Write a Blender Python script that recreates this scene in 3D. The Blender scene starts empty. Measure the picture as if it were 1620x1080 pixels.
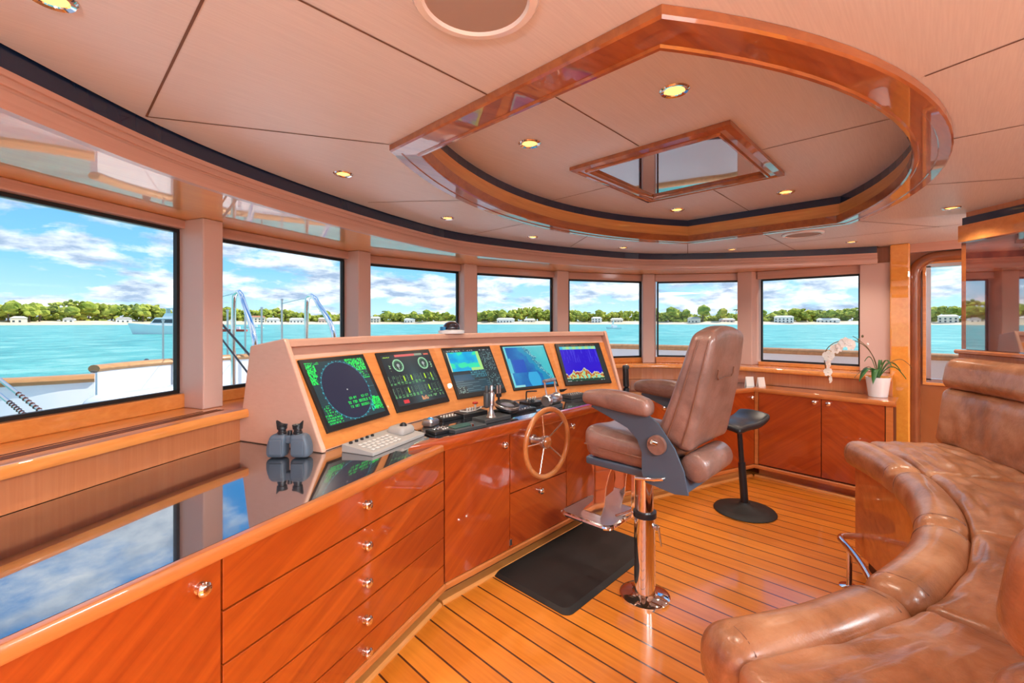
import bpy, bmesh, math, random
from mathutils import Vector, Matrix, noise
from mathutils.geometry import tessellate_polygon
from math import sin, cos, pi, radians as R, sqrt, atan2
random.seed(7)
scn = bpy.context.scene
col = scn.collection
E = 1.55                      # eye height
F_PX = 705.0
CX, CY = 810.0, 510.0
C1, C2 = 0.692, 0.722
def ship(X, Y):               # camera ground frame -> ship frame (x to starboard, y to the bow)
    return (C1*X + C2*Y, -C2*X + C1*Y)
def at(px, py, Y):            # image point at view depth Y
    X = (px-CX)/F_PX*Y
    s, f = ship(X, Y)
    return Vector((s, f, E-(py-CY)/F_PX*Y))
def on(px, py, z):            # image point on the level z
    return at(px, py, (E-z)*F_PX/(py-CY))

# ------------------------------------------------------------------ camera
cam = bpy.data.cameras.new('camera')
cam.sensor_width = 36; cam.lens = F_PX/1620*36
cam.shift_y = -30/1620
cam.clip_start = .02; cam.clip_end = 6000
co = bpy.data.objects.new('camera', cam); col.objects.link(co)
co.location = (0, 0, E)
co.rotation_euler = (R(90), 0, -atan2(C2, C1))
scn.camera = co
vs = scn.view_settings
vs.view_transform = 'Standard'; vs.look = 'None'; vs.gamma = 1; vs.exposure = 0.78
vs.use_curve_mapping = False
scn.cycles.use_denoising = True
scn.cycles.max_bounces = 10
scn.cycles.sample_clamp_indirect = 6

# ------------------------------------------------------------------ materials
def nm(name):
    m = bpy.data.materials.new(name); m.use_nodes = True
    nt = m.node_tree
    return m, nt, nt.nodes['Principled BSDF']
def setp(b, **k):
    names = dict(col='Base Color', rough='Roughness', metal='Metallic', coat='Coat Weight', coatr='Coat Roughness',
                 spec='Specular IOR Level', em='Emission Color', ems='Emission Strength', ior='IOR', trans='Transmission Weight', sheen='Sheen Weight', alpha='Alpha', ss='Subsurface Weight')
    for a, v in k.items():
        if isinstance(v, tuple) and len(v) == 3: v = (*v, 1)
        b.inputs[names[a]].default_value = v
def plain(name, c, rough=.5, **k):
    m, nt, b = nm(name); setp(b, col=c, rough=rough, **k); return m
def texmap(nt, scale, rot=(0, 0, 0), coord='Object'):
    tc = nt.nodes.new('ShaderNodeTexCoord'); mp = nt.nodes.new('ShaderNodeMapping')
    mp.inputs['Rotation'].default_value = rot
    mp2 = nt.nodes.new('ShaderNodeMapping'); mp2.inputs['Scale'].default_value = scale
    nt.links.new(tc.outputs[coord], mp.inputs[0]); nt.links.new(mp.outputs[0], mp2.inputs[0])
    return mp2.outputs[0]
def noise_n(nt, vec, scale=1, detail=4, rough=.55, dist=0):
    n = nt.nodes.new('ShaderNodeTexNoise'); n.inputs['Scale'].default_value = scale
    n.inputs['Detail'].default_value = detail; n.inputs['Roughness'].default_value = rough
    n.inputs['Distortion'].default_value = dist
    nt.links.new(vec, n.inputs['Vector']); return n.outputs[0]
def ramp(nt, fac, stops):
    r = nt.nodes.new('ShaderNodeValToRGB'); el = r.color_ramp.elements
    while len(el) < len(stops): el.new(.5)
    for e, (p, c) in zip(el, stops): e.position = p; e.color = (*c, 1) if len(c) == 3 else c
    nt.links.new(fac, r.inputs[0]); return r.outputs[0]
def bump(nt, b, h, strength, dist=.01):
    bp = nt.nodes.new('ShaderNodeBump'); bp.inputs['Strength'].default_value = strength; bp.inputs['Distance'].default_value = dist
    nt.links.new(h, bp.inputs['Height']); nt.links.new(bp.outputs[0], b.inputs['Normal']); return bp
def wood(name, c1, c2, scale=(1.5, 30, 30), rot=(0, 0, 0), rough=.35, coat=1.0, coatr=.03, lo=.3, hi=.7, bmp=0):
    m, nt, b = nm(name)
    v = texmap(nt, scale, rot)
    n = noise_n(nt, v, 1, 5, .6, .6)
    c = ramp(nt, n, [(lo, c1), (hi, c2)])
    nt.links.new(c, b.inputs['Base Color']); setp(b, rough=rough, coat=coat, coatr=coatr)
    if bmp: bump(nt, b, n, bmp, .002)
    return m
def leather(name, c1, c2, c3, rough=.36, coat=.5):
    m, nt, b = nm(name)
    v = texmap(nt, (1, 1, 1))
    n = noise_n(nt, v, 5, 6, .65, .4)
    c = ramp(nt, n, [(.3, c1), (.5, c2), (.72, c3)])
    nt.links.new(c, b.inputs['Base Color']); setp(b, rough=rough, coat=coat, coatr=.2)
    v2 = texmap(nt, (1, 1, 1))
    vo = nt.nodes.new('ShaderNodeTexVoronoi'); vo.inputs['Scale'].default_value = 160; nt.links.new(v2, vo.inputs['Vector'])
    n2 = noise_n(nt, v2, 9, 5, .6, 1.2)
    a = nt.nodes.new('ShaderNodeMath'); a.operation = 'MULTIPLY_ADD'; a.inputs[1].default_value = .12
    nt.links.new(vo.outputs['Distance'], a.inputs[0]); nt.links.new(n2, a.inputs[2])
    bump(nt, b, a.outputs[0], .35, .012)
    return m
M = {}
M['door_a'] = wood('cherry_veneer_diagonal', (.27, .031, .002), (.43, .068, .005), (1.2, 26, 26), (0, R(38), 0))
M['door_b'] = wood('cherry_veneer_diagonal_mirrored', (.27, .031, .002), (.43, .068, .005), (1.2, 26, 26), (0, R(-38), 0))
M['door_h'] = wood('cherry_veneer_drawer', (.28, .035, .002), (.45, .075, .005), (1.2, 22, 22), (0, R(22), 0))
M['carcass'] = plain('dark_cherry_carcass', (.10, .022, .006), .5)
M['edge'] = wood('honey_cherry_edging', (.46, .13, .025), (.60, .19, .045), (3, 30, 30))
M['ledge'] = wood('honey_cherry_ledge', (.68, .22, .04), (.80, .31, .07), (2, 35, 35), (0, 0, R(-28)))
M['apron'] = wood('pale_cherry_apron', (.52, .17, .06), (.60, .22, .085), (60, 60, 1.5), rough=.4, coatr=.06)
M['soffit'] = wood('amber_cherry_soffit', (.80, .30, .03), (.88, .38, .05), (2, 30, 30), (0, 0, R(-20)), coatr=.01)
M['soffit'].node_tree.nodes['Principled BSDF'].inputs['Coat IOR'].default_value = 1.9
M['fascia'] = wood('rosy_cherry_fascia', (.52, .29, .22), (.60, .35, .27), (1.5, 1.5, 60), rough=.4, coat=.6, coatr=.1)
M['post'] = plain('rosy_matt_post', (.64, .44, .38), .45, coat=.2, coatr=.3)
M['pod'] = wood('pale_rosy_console', (.74, .43, .31), (.78, .47, .35), (2, 20, 60), rough=.45, coat=.3, coatr=.2)
M['podface'] = wood('orange_cherry_console_face', (.66, .22, .05), (.78, .30, .075), (3, 40, 40))
M['ring'] = wood('amber_cherry_ring', (.26, .062, .012), (.42, .12, .024), (3, 25, 25), (0, 0, R(10)), coatr=.01)
M['ring'].node_tree.nodes['Principled BSDF'].inputs['Coat IOR'].default_value = 1.8
M['riser'] = wood('amber_cherry_riser', (.60, .23, .05), (.76, .33, .085), (3, 3, 60))
M['gap'] = plain('navy_shadow_gap', (.010, .022, .06), .25, coat=.6)
M['black'] = plain('satin_black_plastic', (.012, .013, .016), .35)
M['matblack'] = plain('matt_black_rubber', (.014, .012, .011), .6)
M['darkgrey'] = plain('dark_grey_plastic', (.05, .055, .06), .4)
M['gasket'] = plain('black_window_gasket', (.01, .01, .01), .5)
M['chrome'] = plain('polished_chrome', (.86, .84, .82), .06, metal=1.0)
M['steel'] = plain('brushed_steel', (.62, .63, .65), .28, metal=1.0)
M['slate'] = plain('blue_grey_painted_metal', (.055, .085, .12), .38, coat=.3, coatr=.2)
M['white'] = plain('white_gelcoat', (.82, .84, .87), .25, coat=.5)
M['ceramic'] = plain('white_ceramic', (.8, .8, .8), .2, coat=.6)
M['seam'] = plain('brown_panel_joint', (.16, .08, .05), .7)
M['greypl'] = plain('pale_grey_plastic', (.42, .40, .38), .4)
M['key'] = plain('ivory_key', (.72, .70, .66), .4)
M['red'] = plain('red_plastic', (.6, .05, .03), .4)
M['blue'] = plain('blue_glass_ball', (.02, .25, .55), .1, coat=1)
M['green'] = plain('dark_green_pad', (.02, .09, .07), .4)
M['leaf'] = plain('orchid_leaf', (.05, .16, .04), .4)
M['petal'] = plain('orchid_petal', (.85, .85, .8), .5, ss=.1)
M['stalk'] = plain('orchid_stalk', (.14, .10, .04), .6)
M['teak'] = wood('teak_cap_rail', (.42, .19, .06), (.56, .28, .10), (3, 20, 20), rough=.4, coat=.4)
M['paper'] = plain('white_card', (.85, .83, .8), .6)
M['binoc'] = plain('blue_grey_rubber_armour', (.10, .135, .18), .42)
M['glassdark'] = plain('dark_lens_glass', (.01, .01, .02), .05, coat=1)
M['grille'] = plain('grey_speaker_cloth', (.36, .29, .26), .8)
M['lring'] = plain('satin_speaker_ring', (.80, .74, .72), .25, coat=.5)
M['leather'] = leather('distressed_tan_leather', (.25, .09, .032), (.45, .185, .078), (.60, .30, .155))
M['chairleather'] = leather('brown_helm_chair_leather', (.15, .072, .052), (.235, .118, .088), (.32, .17, .132), .34, .35)
M['piping'] = plain('brown_leather_piping', (.20, .08, .045), .4)

def mk_ceiling():
    m, nt, b = nm('brushed_silk_ceiling_panel')
    v = texmap(nt, (8, 220, 1), (0, 0, R(0)))
    n = noise_n(nt, v, 1, 3, .5)
    c = ramp(nt, n, [(.3, (.64, .61, .63)), (.7, (.70, .67, .685))])
    nt.links.new(c, b.inputs['Base Color']); setp(b, rough=.42, coat=.12, coatr=.35)
    bump(nt, b, n, .15, .001)
    return m
M['ceiling'] = mk_ceiling()
def mk_floor():
    m, nt, b = nm('teak_and_holly_floor')
    tc = nt.nodes.new('ShaderNodeTexCoord'); sep = nt.nodes.new('ShaderNodeSeparateXYZ')
    nt.links.new(tc.outputs['Object'], sep.inputs[0])
    def mth(op, a, bb=None, c=None):
        n = nt.nodes.new('ShaderNodeMath'); n.operation = op
        for i, q in enumerate((a, bb, c)):
            if q is None: continue
            if isinstance(q, (int, float)): n.inputs[i].default_value = q
            else: nt.links.new(q, n.inputs[i])
        return n.outputs[0]
    P = .1235
    q = mth('DIVIDE', mth('ADD', sep.outputs[0], 20*P-1.26+.0045), P)
    fr = mth('FRACT', q); idx = mth('FLOOR', q)
    line = mth('LESS_THAN', fr, .075)
    wn = nt.nodes.new('ShaderNodeTexWhiteNoise'); wn.noise_dimensions = '1D'; nt.links.new(idx, wn.inputs['W'])
    comb = nt.nodes.new('ShaderNodeCombineXYZ')
    nt.links.new(sep.outputs[0], comb.inputs[0]); nt.links.new(mth('MULTIPLY_ADD', wn.outputs[0], 7.0, sep.outputs[1]), comb.inputs[1])
    mp = nt.nodes.new('ShaderNodeMapping'); mp.inputs['Scale'].default_value = (40, 2.2, 1); nt.links.new(comb.outputs[0], mp.inputs[0])
    n = noise_n(nt, mp.outputs[0], 1, 5, .6, .5)
    c = ramp(nt, mth('ADD', mth('MULTIPLY', n, .7), mth('MULTIPLY', wn.outputs[0], .3)), [(.25, (.62, .175, .012)), (.75, (.86, .30, .03))])
    mx = nt.nodes.new('ShaderNodeMix'); mx.data_type = 'RGBA'
    nt.links.new(line, mx.inputs['Factor']); nt.links.new(c, mx.inputs['A']); mx.inputs['B'].default_value = (.075, .018, .006, 1)
    nt.links.new(mx.outputs['Result'], b.inputs['Base Color'])
    setp(b, rough=.4, coat=1, coatr=.11); b.inputs['Coat IOR'].default_value = 1.6
    return m
M['floor'] = mk_floor()
def mk_granite():
    m, nt, b = nm('polished_black_granite'); b.inputs['Coat IOR'].default_value = 3.8
    v = texmap(nt, (1, 1, 1))
    n = noise_n(nt, v, 420, 2, .6)
    c = ramp(nt, n, [(.52, (.012, .013, .016)), (.70, (.10, .10, .13))])
    nt.links.new(c, b.inputs['Base Color']); setp(b, rough=.08, spec=1.0, ior=1.9, coat=1, coatr=.01)
    return m
M['granite'] = mk_granite()
def mk_burl():
    m, nt, b = nm('glossy_red_burl_veneer')
    v = texmap(nt, (1, 1, 1))
    n = noise_n(nt, v, 9, 9, .7, 1.5)
    c = ramp(nt, n, [(.3, (.03, .005, .004)), (.5, (.12, .02, .011)), (.7, (.22, .05, .026))])
    nt.links.new(c, b.inputs['Base Color']); setp(b, rough=.03, coat=1, coatr=.0, spec=1.0, ior=2.3)
    b.inputs['Coat IOR'].default_value = 2.8
    return m
M['burl'] = mk_burl()
def mk_glass():
    m = bpy.data.materials.new('clear_window_glass'); m.use_nodes = True; nt = m.node_tree; nt.nodes.clear()
    out = nt.nodes.new('ShaderNodeOutputMaterial'); mix = nt.nodes.new('ShaderNodeMixShader')
    t = nt.nodes.new('ShaderNodeBsdfTransparent'); t.inputs[0].default_value = (.97, .985, .98, 1)
    g = nt.nodes.new('ShaderNodeBsdfGlossy'); g.inputs['Roughness'].default_value = 0
    fr = nt.nodes.new('ShaderNodeFresnel'); fr.inputs[0].default_value = 1.25
    nt.links.new(fr.outputs[0], mix.inputs[0]); nt.links.new(t.outputs[0], mix.inputs[1]); nt.links.new(g.outputs[0], mix.inputs[2])
    nt.links.new(mix.outputs[0], out.inputs[0]); return m
M['glass'] = mk_glass()
def emis(name, c, s):
    m, nt, b = nm(name); setp(b, col=c, em=c, ems=s); return m
M['lamp'] = emis('warm_lamp_face', (1, .55, .14), 1.3)

# ------------------------------------------------------------------ helpers
def tag(o, label=None, cat=None, group=None, kind=None):
    if label: o['label'] = label
    if cat: o['category'] = cat
    if group: o['group'] = group
    if kind: o['kind'] = kind
    return o
def empty(name, loc, rz=0, label=None, cat=None, group=None, kind=None):
    o = bpy.data.objects.new(name, None); col.objects.link(o)
    o.empty_display_size = .1
    o.location = loc; o.rotation_euler = (0, 0, rz)
    return tag(o, label, cat, group, kind)
def obj(name, bm, mat, parent=None, smooth=False, label=None, bev=0, loc=None, sharp=40):
    bmesh.ops.recalc_face_normals(bm, faces=bm.faces)
    me = bpy.data.meshes.new(name); bm.to_mesh(me); bm.free()
    if isinstance(mat, (list, tuple)):
        for q in mat: me.materials.append(q)
    else: me.materials.append(mat)
    o = bpy.data.objects.new(name, me); col.objects.link(o)
    if smooth:
        me.polygons.foreach_set('use_smooth', [True]*len(me.polygons))
        try: me.set_sharp_from_angle(angle=R(sharp))
        except Exception: pass
    if parent: o.parent = parent
    if loc: o.location = loc
    if bev:
        md = o.modifiers.new('bevel', 'BEVEL'); md.width = bev; md.segments = 2; md.limit_method = 'ANGLE'; md.angle_limit = R(35)
    if label: o['label'] = label
    return o
def nb(): return bmesh.new()
def box(bm, x0, x1, y0, y1, z0, z1, mtx=None):
    vs_ = []
    for x, y, z in ((x0, y0, z0), (x1, y0, z0), (x1, y1, z0), (x0, y1, z0), (x0, y0, z1), (x1, y0, z1), (x1, y1, z1), (x0, y1, z1)):
        p = Vector((x, y, z))
        if mtx: p = mtx @ p
        vs_.append(bm.verts.new(p))
    for f in ((0, 1, 2, 3), (4, 5, 6, 7), (0, 1, 5, 4), (1, 2, 6, 5), (2, 3, 7, 6), (3, 0, 4, 7)):
        bm.faces.new([vs_[i] for i in f])
    return bm
def B(*a, **k): return box(nb(), *a, **k)
def prism(bm, pts, z0, z1):
    lo = [bm.verts.new((x, y, z0)) for x, y in pts]; hi = [bm.verts.new((x, y, z1)) for x, y in pts]
    n = len(pts)
    for i in range(n):
        bm.faces.new((lo[i], lo[(i+1) % n], hi[(i+1) % n], hi[i]))
    cap2d(bm, pts, lo); cap2d(bm, pts, hi)
    return bm
def cap2d(bm, pts, verts):
    for t3 in tessellate_polygon([[Vector((p[0], p[1], 0)) for p in pts]]):
        if len(set(t3)) == 3:
            try: bm.faces.new([verts[i] for i in t3])
            except ValueError: pass
def prism_m(bm, pts, d0, d1, fn):
    """polygon pts extruded between d0 and d1, mapped by fn(u, v, d)"""
    lo = [bm.verts.new(fn(u, v, d0)) for u, v in pts]; hi = [bm.verts.new(fn(u, v, d1)) for u, v in pts]
    n = len(pts)
    for i in range(n): bm.faces.new((lo[i], lo[(i+1) % n], hi[(i+1) % n], hi[i]))
    cap2d(bm, pts, lo); cap2d(bm, pts, hi)
    return bm
def lathe(bm, prof, c=(0, 0, 0), seg=32, mtx=None):
    rings = []
    for r, z in prof:
        ring = []
        for i in range(seg):
            a = 2*pi*i/seg; p = Vector((r*cos(a), r*sin(a), z))
            if mtx: p = mtx @ p
            ring.append(bm.verts.new(p+Vector(c)))
        rings.append(ring)
    for a, b in zip(rings, rings[1:]):
        for i in range(seg): bm.faces.new((a[i], a[(i+1) % seg], b[(i+1) % seg], b[i]))
    bm.faces.new(rings[0]); bm.faces.new(rings[-1])
    return bm
def align(d):
    return Vector((0, 0, 1)).rotation_difference(Vector(d).normalized()).to_matrix().to_4x4()
def cyl(bm, p0, p1, r0, r1=None, seg=16):
    p0, p1 = Vector(p0), Vector(p1); L = (p1-p0).length
    return lathe(bm, [(r0, 0), (r1 if r1 is not None else r0, L)], p0, seg, align(p1-p0))
def smooth_path(pts, n=6, closed=False):
    pts = [Vector(p) for p in pts]; out = []
    N = len(pts); rng = range(N if closed else N-1)
    for i in rng:
        if closed: a, b, c, d = pts[i-1], pts[i], pts[(i+1) % N], pts[(i+2) % N]
        else: a, b, c, d = pts[max(i-1, 0)], pts[i], pts[i+1], pts[min(i+2, N-1)]
        for k in range(n):
            t = k/n
            out.append(.5*((2*b)+(c-a)*t+(2*a-5*b+4*c-d)*t*t+(3*b-a-3*c+d)*t**3))
    if not closed: out.append(pts[-1])
    return out
def tube(bm, pts, r, seg=10, closed=False, radii=None):
    pts = [Vector(p) for p in pts]; N = len(pts); rings = []
    up = Vector((0, 0, 1))
    prevn = None
    for i, p in enumerate(pts):
        if closed: t = pts[(i+1) % N]-pts[i-1]
        else: t = pts[min(i+1, N-1)]-pts[max(i-1, 0)]
        t.normalize()
        if prevn is None:
            n = t.cross(up)
            if n.length < .05: n = t.cross(Vector((1, 0, 0)))
        else: n = prevn-t*prevn.dot(t)
        n.normalize(); prevn = n; b = t.cross(n)
        rr = radii[i] if radii else r
        rings.append([bm.verts.new(p+(n*cos(2*pi*k/seg)+b*sin(2*pi*k/seg))*rr) for k in range(seg)])
    m = N if closed else N-1
    for i in range(m):
        a, b = rings[i], rings[(i+1) % N]
        off = 0
        if closed and i == N-1:
            off = min(range(seg), key=lambda o: (a[0].co-b[o].co).length)
        for k in range(seg): bm.faces.new((a[k], a[(k+1) % seg], b[(k+1+off) % seg], b[(k+off) % seg]))
    if not closed: bm.faces.new(rings[0]); bm.faces.new(rings[-1])
    return bm
def normals2d(path, closed=False):
    N = len(path); out = []
    for i in range(N):
        if closed: a, b, c = path[i-1], path[i], path[(i+1) % N]
        else: a, b, c = path[max(i-1, 0)], path[i], path[min(i+1, N-1)]
        d1 = Vector((b[0]-a[0], b[1]-a[1])); d2 = Vector((c[0]-b[0], c[1]-b[1]))
        if d1.length < 1e-9: d1 = d2.copy()
        if d2.length < 1e-9: d2 = d1.copy()
        d1.normalize(); d2.normalize()
        n1 = Vector((-d1.y, d1.x)); n2 = Vector((-d2.y, d2.x)); m = (n1+n2).normalized()
        k = 1/max(.35, m.dot(n1))
        out.append(m*k)
    return out
def offset(path, d, closed=False):
    ns = normals2d(path, closed)
    return [(p[0]+n.x*d, p[1]+n.y*d) for p, n in zip(path, ns)]
def sweep(bm, path, prof, closed=False, cap=True):
    """profile [(d, z)] closed loop; d is measured to the left of the path"""
    ns = normals2d(path, closed); rings = []
    for p, n in zip(path, ns):
        rings.append([bm.verts.new((p[0]+n.x*d, p[1]+n.y*d, z)) for d, z in prof])
    N = len(path); m = N if closed else N-1; K = len(prof)
    for i in range(m):
        a, b = rings[i], rings[(i+1) % N]
        for k in range(K): bm.faces.new((a[k], a[(k+1) % K], b[(k+1) % K], b[k]))
    if cap and not closed:
        for r_ in (rings[0], rings[-1]): cap2d(bm, prof, r_)
    return bm
def rect(d0, d1, z0, z1): return [(d0, z0), (d1, z0), (d1, z1), (d0, z1)]
def fill2d(bm, outer, holes, z):
    loops = [[Vector((x, y, 0)) for x, y in lp] for lp in [outer]+holes]
    v = [bm.verts.new((p.x, p.y, z)) for lp in loops for p in lp]
    for t3 in tessellate_polygon(loops):
        if len(set(t3)) == 3: bm.faces.new([v[i] for i in t3])
    return bm
def rbox(bm, h, r, n=4, warp=None, seg=5):
    """rounded box of half sizes h, edge radius r, optional warp(Vector)->Vector"""
    def axis(hh, rr, nn):
        rr = min(rr, hh*.999)
        a = [-hh+rr*(1-cos(pi/2*k/seg)) for k in range(seg)]
        inner = [-(hh-rr)+2*(hh-rr)*k/nn for k in range(nn+1)]
        return a+inner+[-x for x in reversed(a)]
    nn = n if isinstance(n, tuple) else (n, n, n)
    rr = min(r, min(h)*.999)
    ax = [axis(h[i], rr, nn[i]) for i in range(3)]
    cache = {}
    def vert(i, j, k):
        key = (i, j, k)
        if key not in cache:
            q = Vector((ax[0][i], ax[1][j], ax[2][k]))
            inn = Vector([max(-(h[t]-rr), min(h[t]-rr, q[t])) for t in range(3)])
            # spread parameter toward the sphere
            d = q-inn
            p = inn+d.normalized()*rr if d.length > 1e-9 else q
            cache[key] = bm.verts.new(warp(p) if warp else p)
        return cache[key]
    I, J, K = [len(a) for a in ax]
    for i in range(I-1):
        for j in range(J-1):
            for k in (0, K-1): bm.faces.new((vert(i, j, k), vert(i+1, j, k), vert(i+1, j+1, k), vert(i, j+1, k)))
    for i in range(I-1):
        for k in range(K-1):
            for j in (0, J-1): bm.faces.new((vert(i, j, k), vert(i+1, j, k), vert(i+1, j, k+1), vert(i, j, k+1)))
    for j in range(J-1):
        for k in range(K-1):
            for i in (0, I-1): bm.faces.new((vert(i, j, k), vert(i, j+1, k), vert(i, j+1, k+1), vert(i, j, k+1)))
    return bm
def copy_tree(o, parent=None):
    c = o.copy(); col.objects.link(c)
    if parent: c.parent = parent
    for ch in list(o.children): copy_tree(ch, c)
    return c
_ICO = {}
def ico(bm, c, r, sub=1, sc=(1, 1, 1), jit=0):
    if sub not in _ICO:
        t = bmesh.new(); bmesh.ops.create_icosphere(t, subdivisions=sub, radius=1)
        t.verts.index_update(); _ICO[sub] = ([v.co.copy() for v in t.verts], [[v.index for v in f.verts] for f in t.faces]); t.free()
    vs2, fs2 = _ICO[sub]; c = Vector(c); nv = []
    for q in vs2:
        k = 1+jit*(random.random()-.5)
        nv.append(bm.verts.new(Vector((q.x*r*sc[0]*k, q.y*r*sc[1]*k, q.z*r*sc[2]*k))+c))
    for f in fs2: bm.faces.new([nv[i] for i in f])
    return bm
# ------------------------------------------------------------------ the room
ZS = 2.115; ZC = 2.27; ZI = 2.43; ZL = 1.08       # soffit, ceiling, raised ceiling, window ledge
WIN = [  # glass corners (port to starboard), sill, head
    ((-.25, 2.60), (.4975, 3.045), 1.17, 2.055),
    ((.66, 3.11), (1.63, 3.43), 1.157, 2.042),
    ((1.86, 3.50), (2.79, 3.42), 1.155, 2.038),
    ((3.00, 3.37), (3.875, 3.11), 1.155, 2.035),
    ((4.08, 3.02), (4.90, 2.575), 1.15, 2.026),
    ((5.02, 2.41), (5.50, 1.66), 1.157, 2.02),
    ((5.50, 1.42), (5.52, .567), 1.132, 2.015),
]
SW = 5.53
def seg_frame(a, b):
    a, b = Vector(a), Vector(b); t = (b-a).normalized(); n = Vector((-t.y, t.x))   # n points outward (to the left of travel)
    return a, b, t, n
# forward wall: below and above the glass
wl = [(-.78, 1.6), (-.72, 2.16)]
for a, b, zb, zt in WIN: wl += [a, b]
wl += [(SW, .3)]
bm = nb(); sweep(bm, wl, rect(0, .09, 0, 1.06)); sweep(bm, wl, rect(0, .09, 2.06, 2.6))
tag(obj('wall_forward', bm, M['apron']), kind='structure')
for i, (a, b, zb, zt) in enumerate(WIN):
    A, Bp, t, n = seg_frame(a, b)
    zt += 0; w = empty('window_%d' % (i+1), ((A.x+Bp.x)/2, (A.y+Bp.y)/2, zb), atan2(t.y, t.x), kind='structure')
    L = (Bp-A).length/2
    g = .006
    # frame: sill rail, header box, thin black gasket (local x along the wall, y outward)
    bm = B(-L-.03, L+.05, -.045, .05, ZL-zb, -.012)
    obj('sill_rail', bm, M['ledge'], w, bev=.006)
    obj('header', B(-L-.04, L+.02, -.05, .06, zt-zb+.012, ZS-zb-.0005), M['fascia'], w, bev=.006)
    bm = nb()
    for x0, x1, z0, z1 in ((-L-.01, L+.01, -.012, g), (-L-.01, L+.01, zt-zb-g, zt-zb+.012), (-L-.012, -L+g, 0, zt-zb), (L-g, L+.012, 0, zt-zb)):
        box(bm, x0, x1, -.006, .019, z0, z1)
    obj('gasket', bm, M['gasket'], w)
    obj('window_pane', B(-L, L, .010, .016, 0, zt-zb), M['glass'], w)
# posts between the windows
k = 0
posts = []
for i in range(6):
    a = Vector(WIN[i][1]); b = Vector(WIN[i+1][0])
    _, _, t, n = seg_frame(WIN[i][0], WIN[i][1])
    _, _, t2, n2 = seg_frame(WIN[i+1][0], WIN[i+1][1])
    tt = (b-a).normalized(); nn_ = Vector((-tt.y, tt.x))
    a0 = a+tt*.012; b0 = b-tt*.012
    wd = (b0-a0).length
    dep = [.20, .16, .13, .12, .11, .10][i]
    q = a0-nn_*dep
    ww = min(wd, [.11, .13, .14, .14, .13, .15][i])
    pts = [tuple(a0+nn_*.05), tuple(q), tuple(q+tt*ww), tuple(b0+nn_*.05)]
    o = obj('trim_%d' % (i+1), prism(nb(), pts, ZL+.0005, ZS-.0005), M['post'], bev=.006)
    tag(o, kind='structure')
# last post and glossy column on the starboard side
tag(obj('trim_7', B(SW-.09, SW+.05, .33, .555, ZL+.0005, ZS-.0005), M['post'], bev=.006), kind='structure')
# window ledge
LP = [(-.78, 1.80), (-.107, 2.211), (.634, 2.664), (1.5, 3.00), (2.38, 3.14), (3.2, 3.06), (4.0, 2.82), (4.62, 2.52), (4.94, 2.06), (5.13, 1.48), (5.10, .30)]
LPs = [tuple(p)[:2] for p in smooth_path([(x, y, 0) for x, y in LP], 5)]
outer = list(reversed([(x, y) for x, y in wl[1:]]))
poly = LPs+[(SW, .30)]+[p for p in outer if p[1] > .31]
bm = nb(); prism(bm, poly, ZL-.035, ZL)
sweep(bm, LPs, [(-.012, ZL-.042), (.03, ZL-.042), (.03, ZL+.001), (-.004, ZL+.001), (-.014, ZL-.01), (-.016, ZL-.03)])
tag(obj('trim_8', bm, M['ledge'], smooth=True), kind='structure')
AP = offset(LPs, .055)
tag(obj('trim_9', sweep(nb(), AP, rect(0, .03, .9005, ZL-.036)), M['apron']), kind='structure')
# air slots in the port ledge
sl = empty('ledge_vent', (0, 0, ZL), label='pair of narrow slotted air vents let into the port window ledge', cat='vent')
for d in (.085, .105, .125):
    p0 = Vector((-.107, 2.211)); p1 = Vector((.634, 2.664)); t = (p1-p0).normalized(); n = Vector((-t.y, t.x))
    a = p0-t*.05+n*d; b = p1+t*.08+n*d
    bm = nb(); prism(bm, [tuple(a), tuple(b), tuple(b+n*.007), tuple(a+n*.007)], .0003, .0018)
    obj('slot', bm, M['carcass'], sl)
p0 = Vector((-.107, 2.211)); p1 = Vector((.634, 2.664)); t = (p1-p0).normalized(); n = Vector((-t.y, t.x))
a = p0-t*.1+n*.155; b = p1+t*.02+n*.155
obj('slot', prism(nb(), [tuple(a), tuple(b), tuple(b+n*.006), tuple(a+n*.006)], .0003, .0018), M['carcass'], sl)

# fascia curve, soffit, ceiling
FC = [(-1.0, -.6), (-.95, .3), (-.72, .95), (-.45, 1.40), (-.084, 1.745), (.30, 2.07), (.72, 2.31), (1.20, 2.51), (1.70, 2.67), (2.254, 2.779), (2.873, 2.70), (3.46, 2.561), (4.256, 2.251), (4.70, 1.80), (4.98, 1.35), (5.25, .85), (5.42, .42)]
FCs = [tuple(p)[:2] for p in smooth_path([(x, y, 0) for x, y in FC], 5)]
bm = nb(); prism(bm, FCs+[(SW, .42)]+[p for p in outer if p[1] > .43]+[(-1.3, 2.0), (-1.3, -.6)], ZS, ZS+.02)
tag(obj('ceiling_soffit', bm, M['soffit']), kind='structure')
prof = [(0, ZS-.012), (.03, ZS-.012), (.03, 2.207), (-.004, 2.207), (-.004, 2.19), (.002, 2.188), (.002, 2.178), (-.004, 2.176), (-.004, 2.165), (.002, 2.163), (.002, 2.155), (-.004, 2.152), (-.006, 2.13)]
tag(obj('trim_10', sweep(nb(), FCs, prof), M['fascia'], smooth=True, sharp=25), kind='structure')
tag(obj('trim_11', sweep(nb(), FCs, rect(.012, .04, 2.2075, 2.31)), M['gap']), kind='structure')

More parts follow.
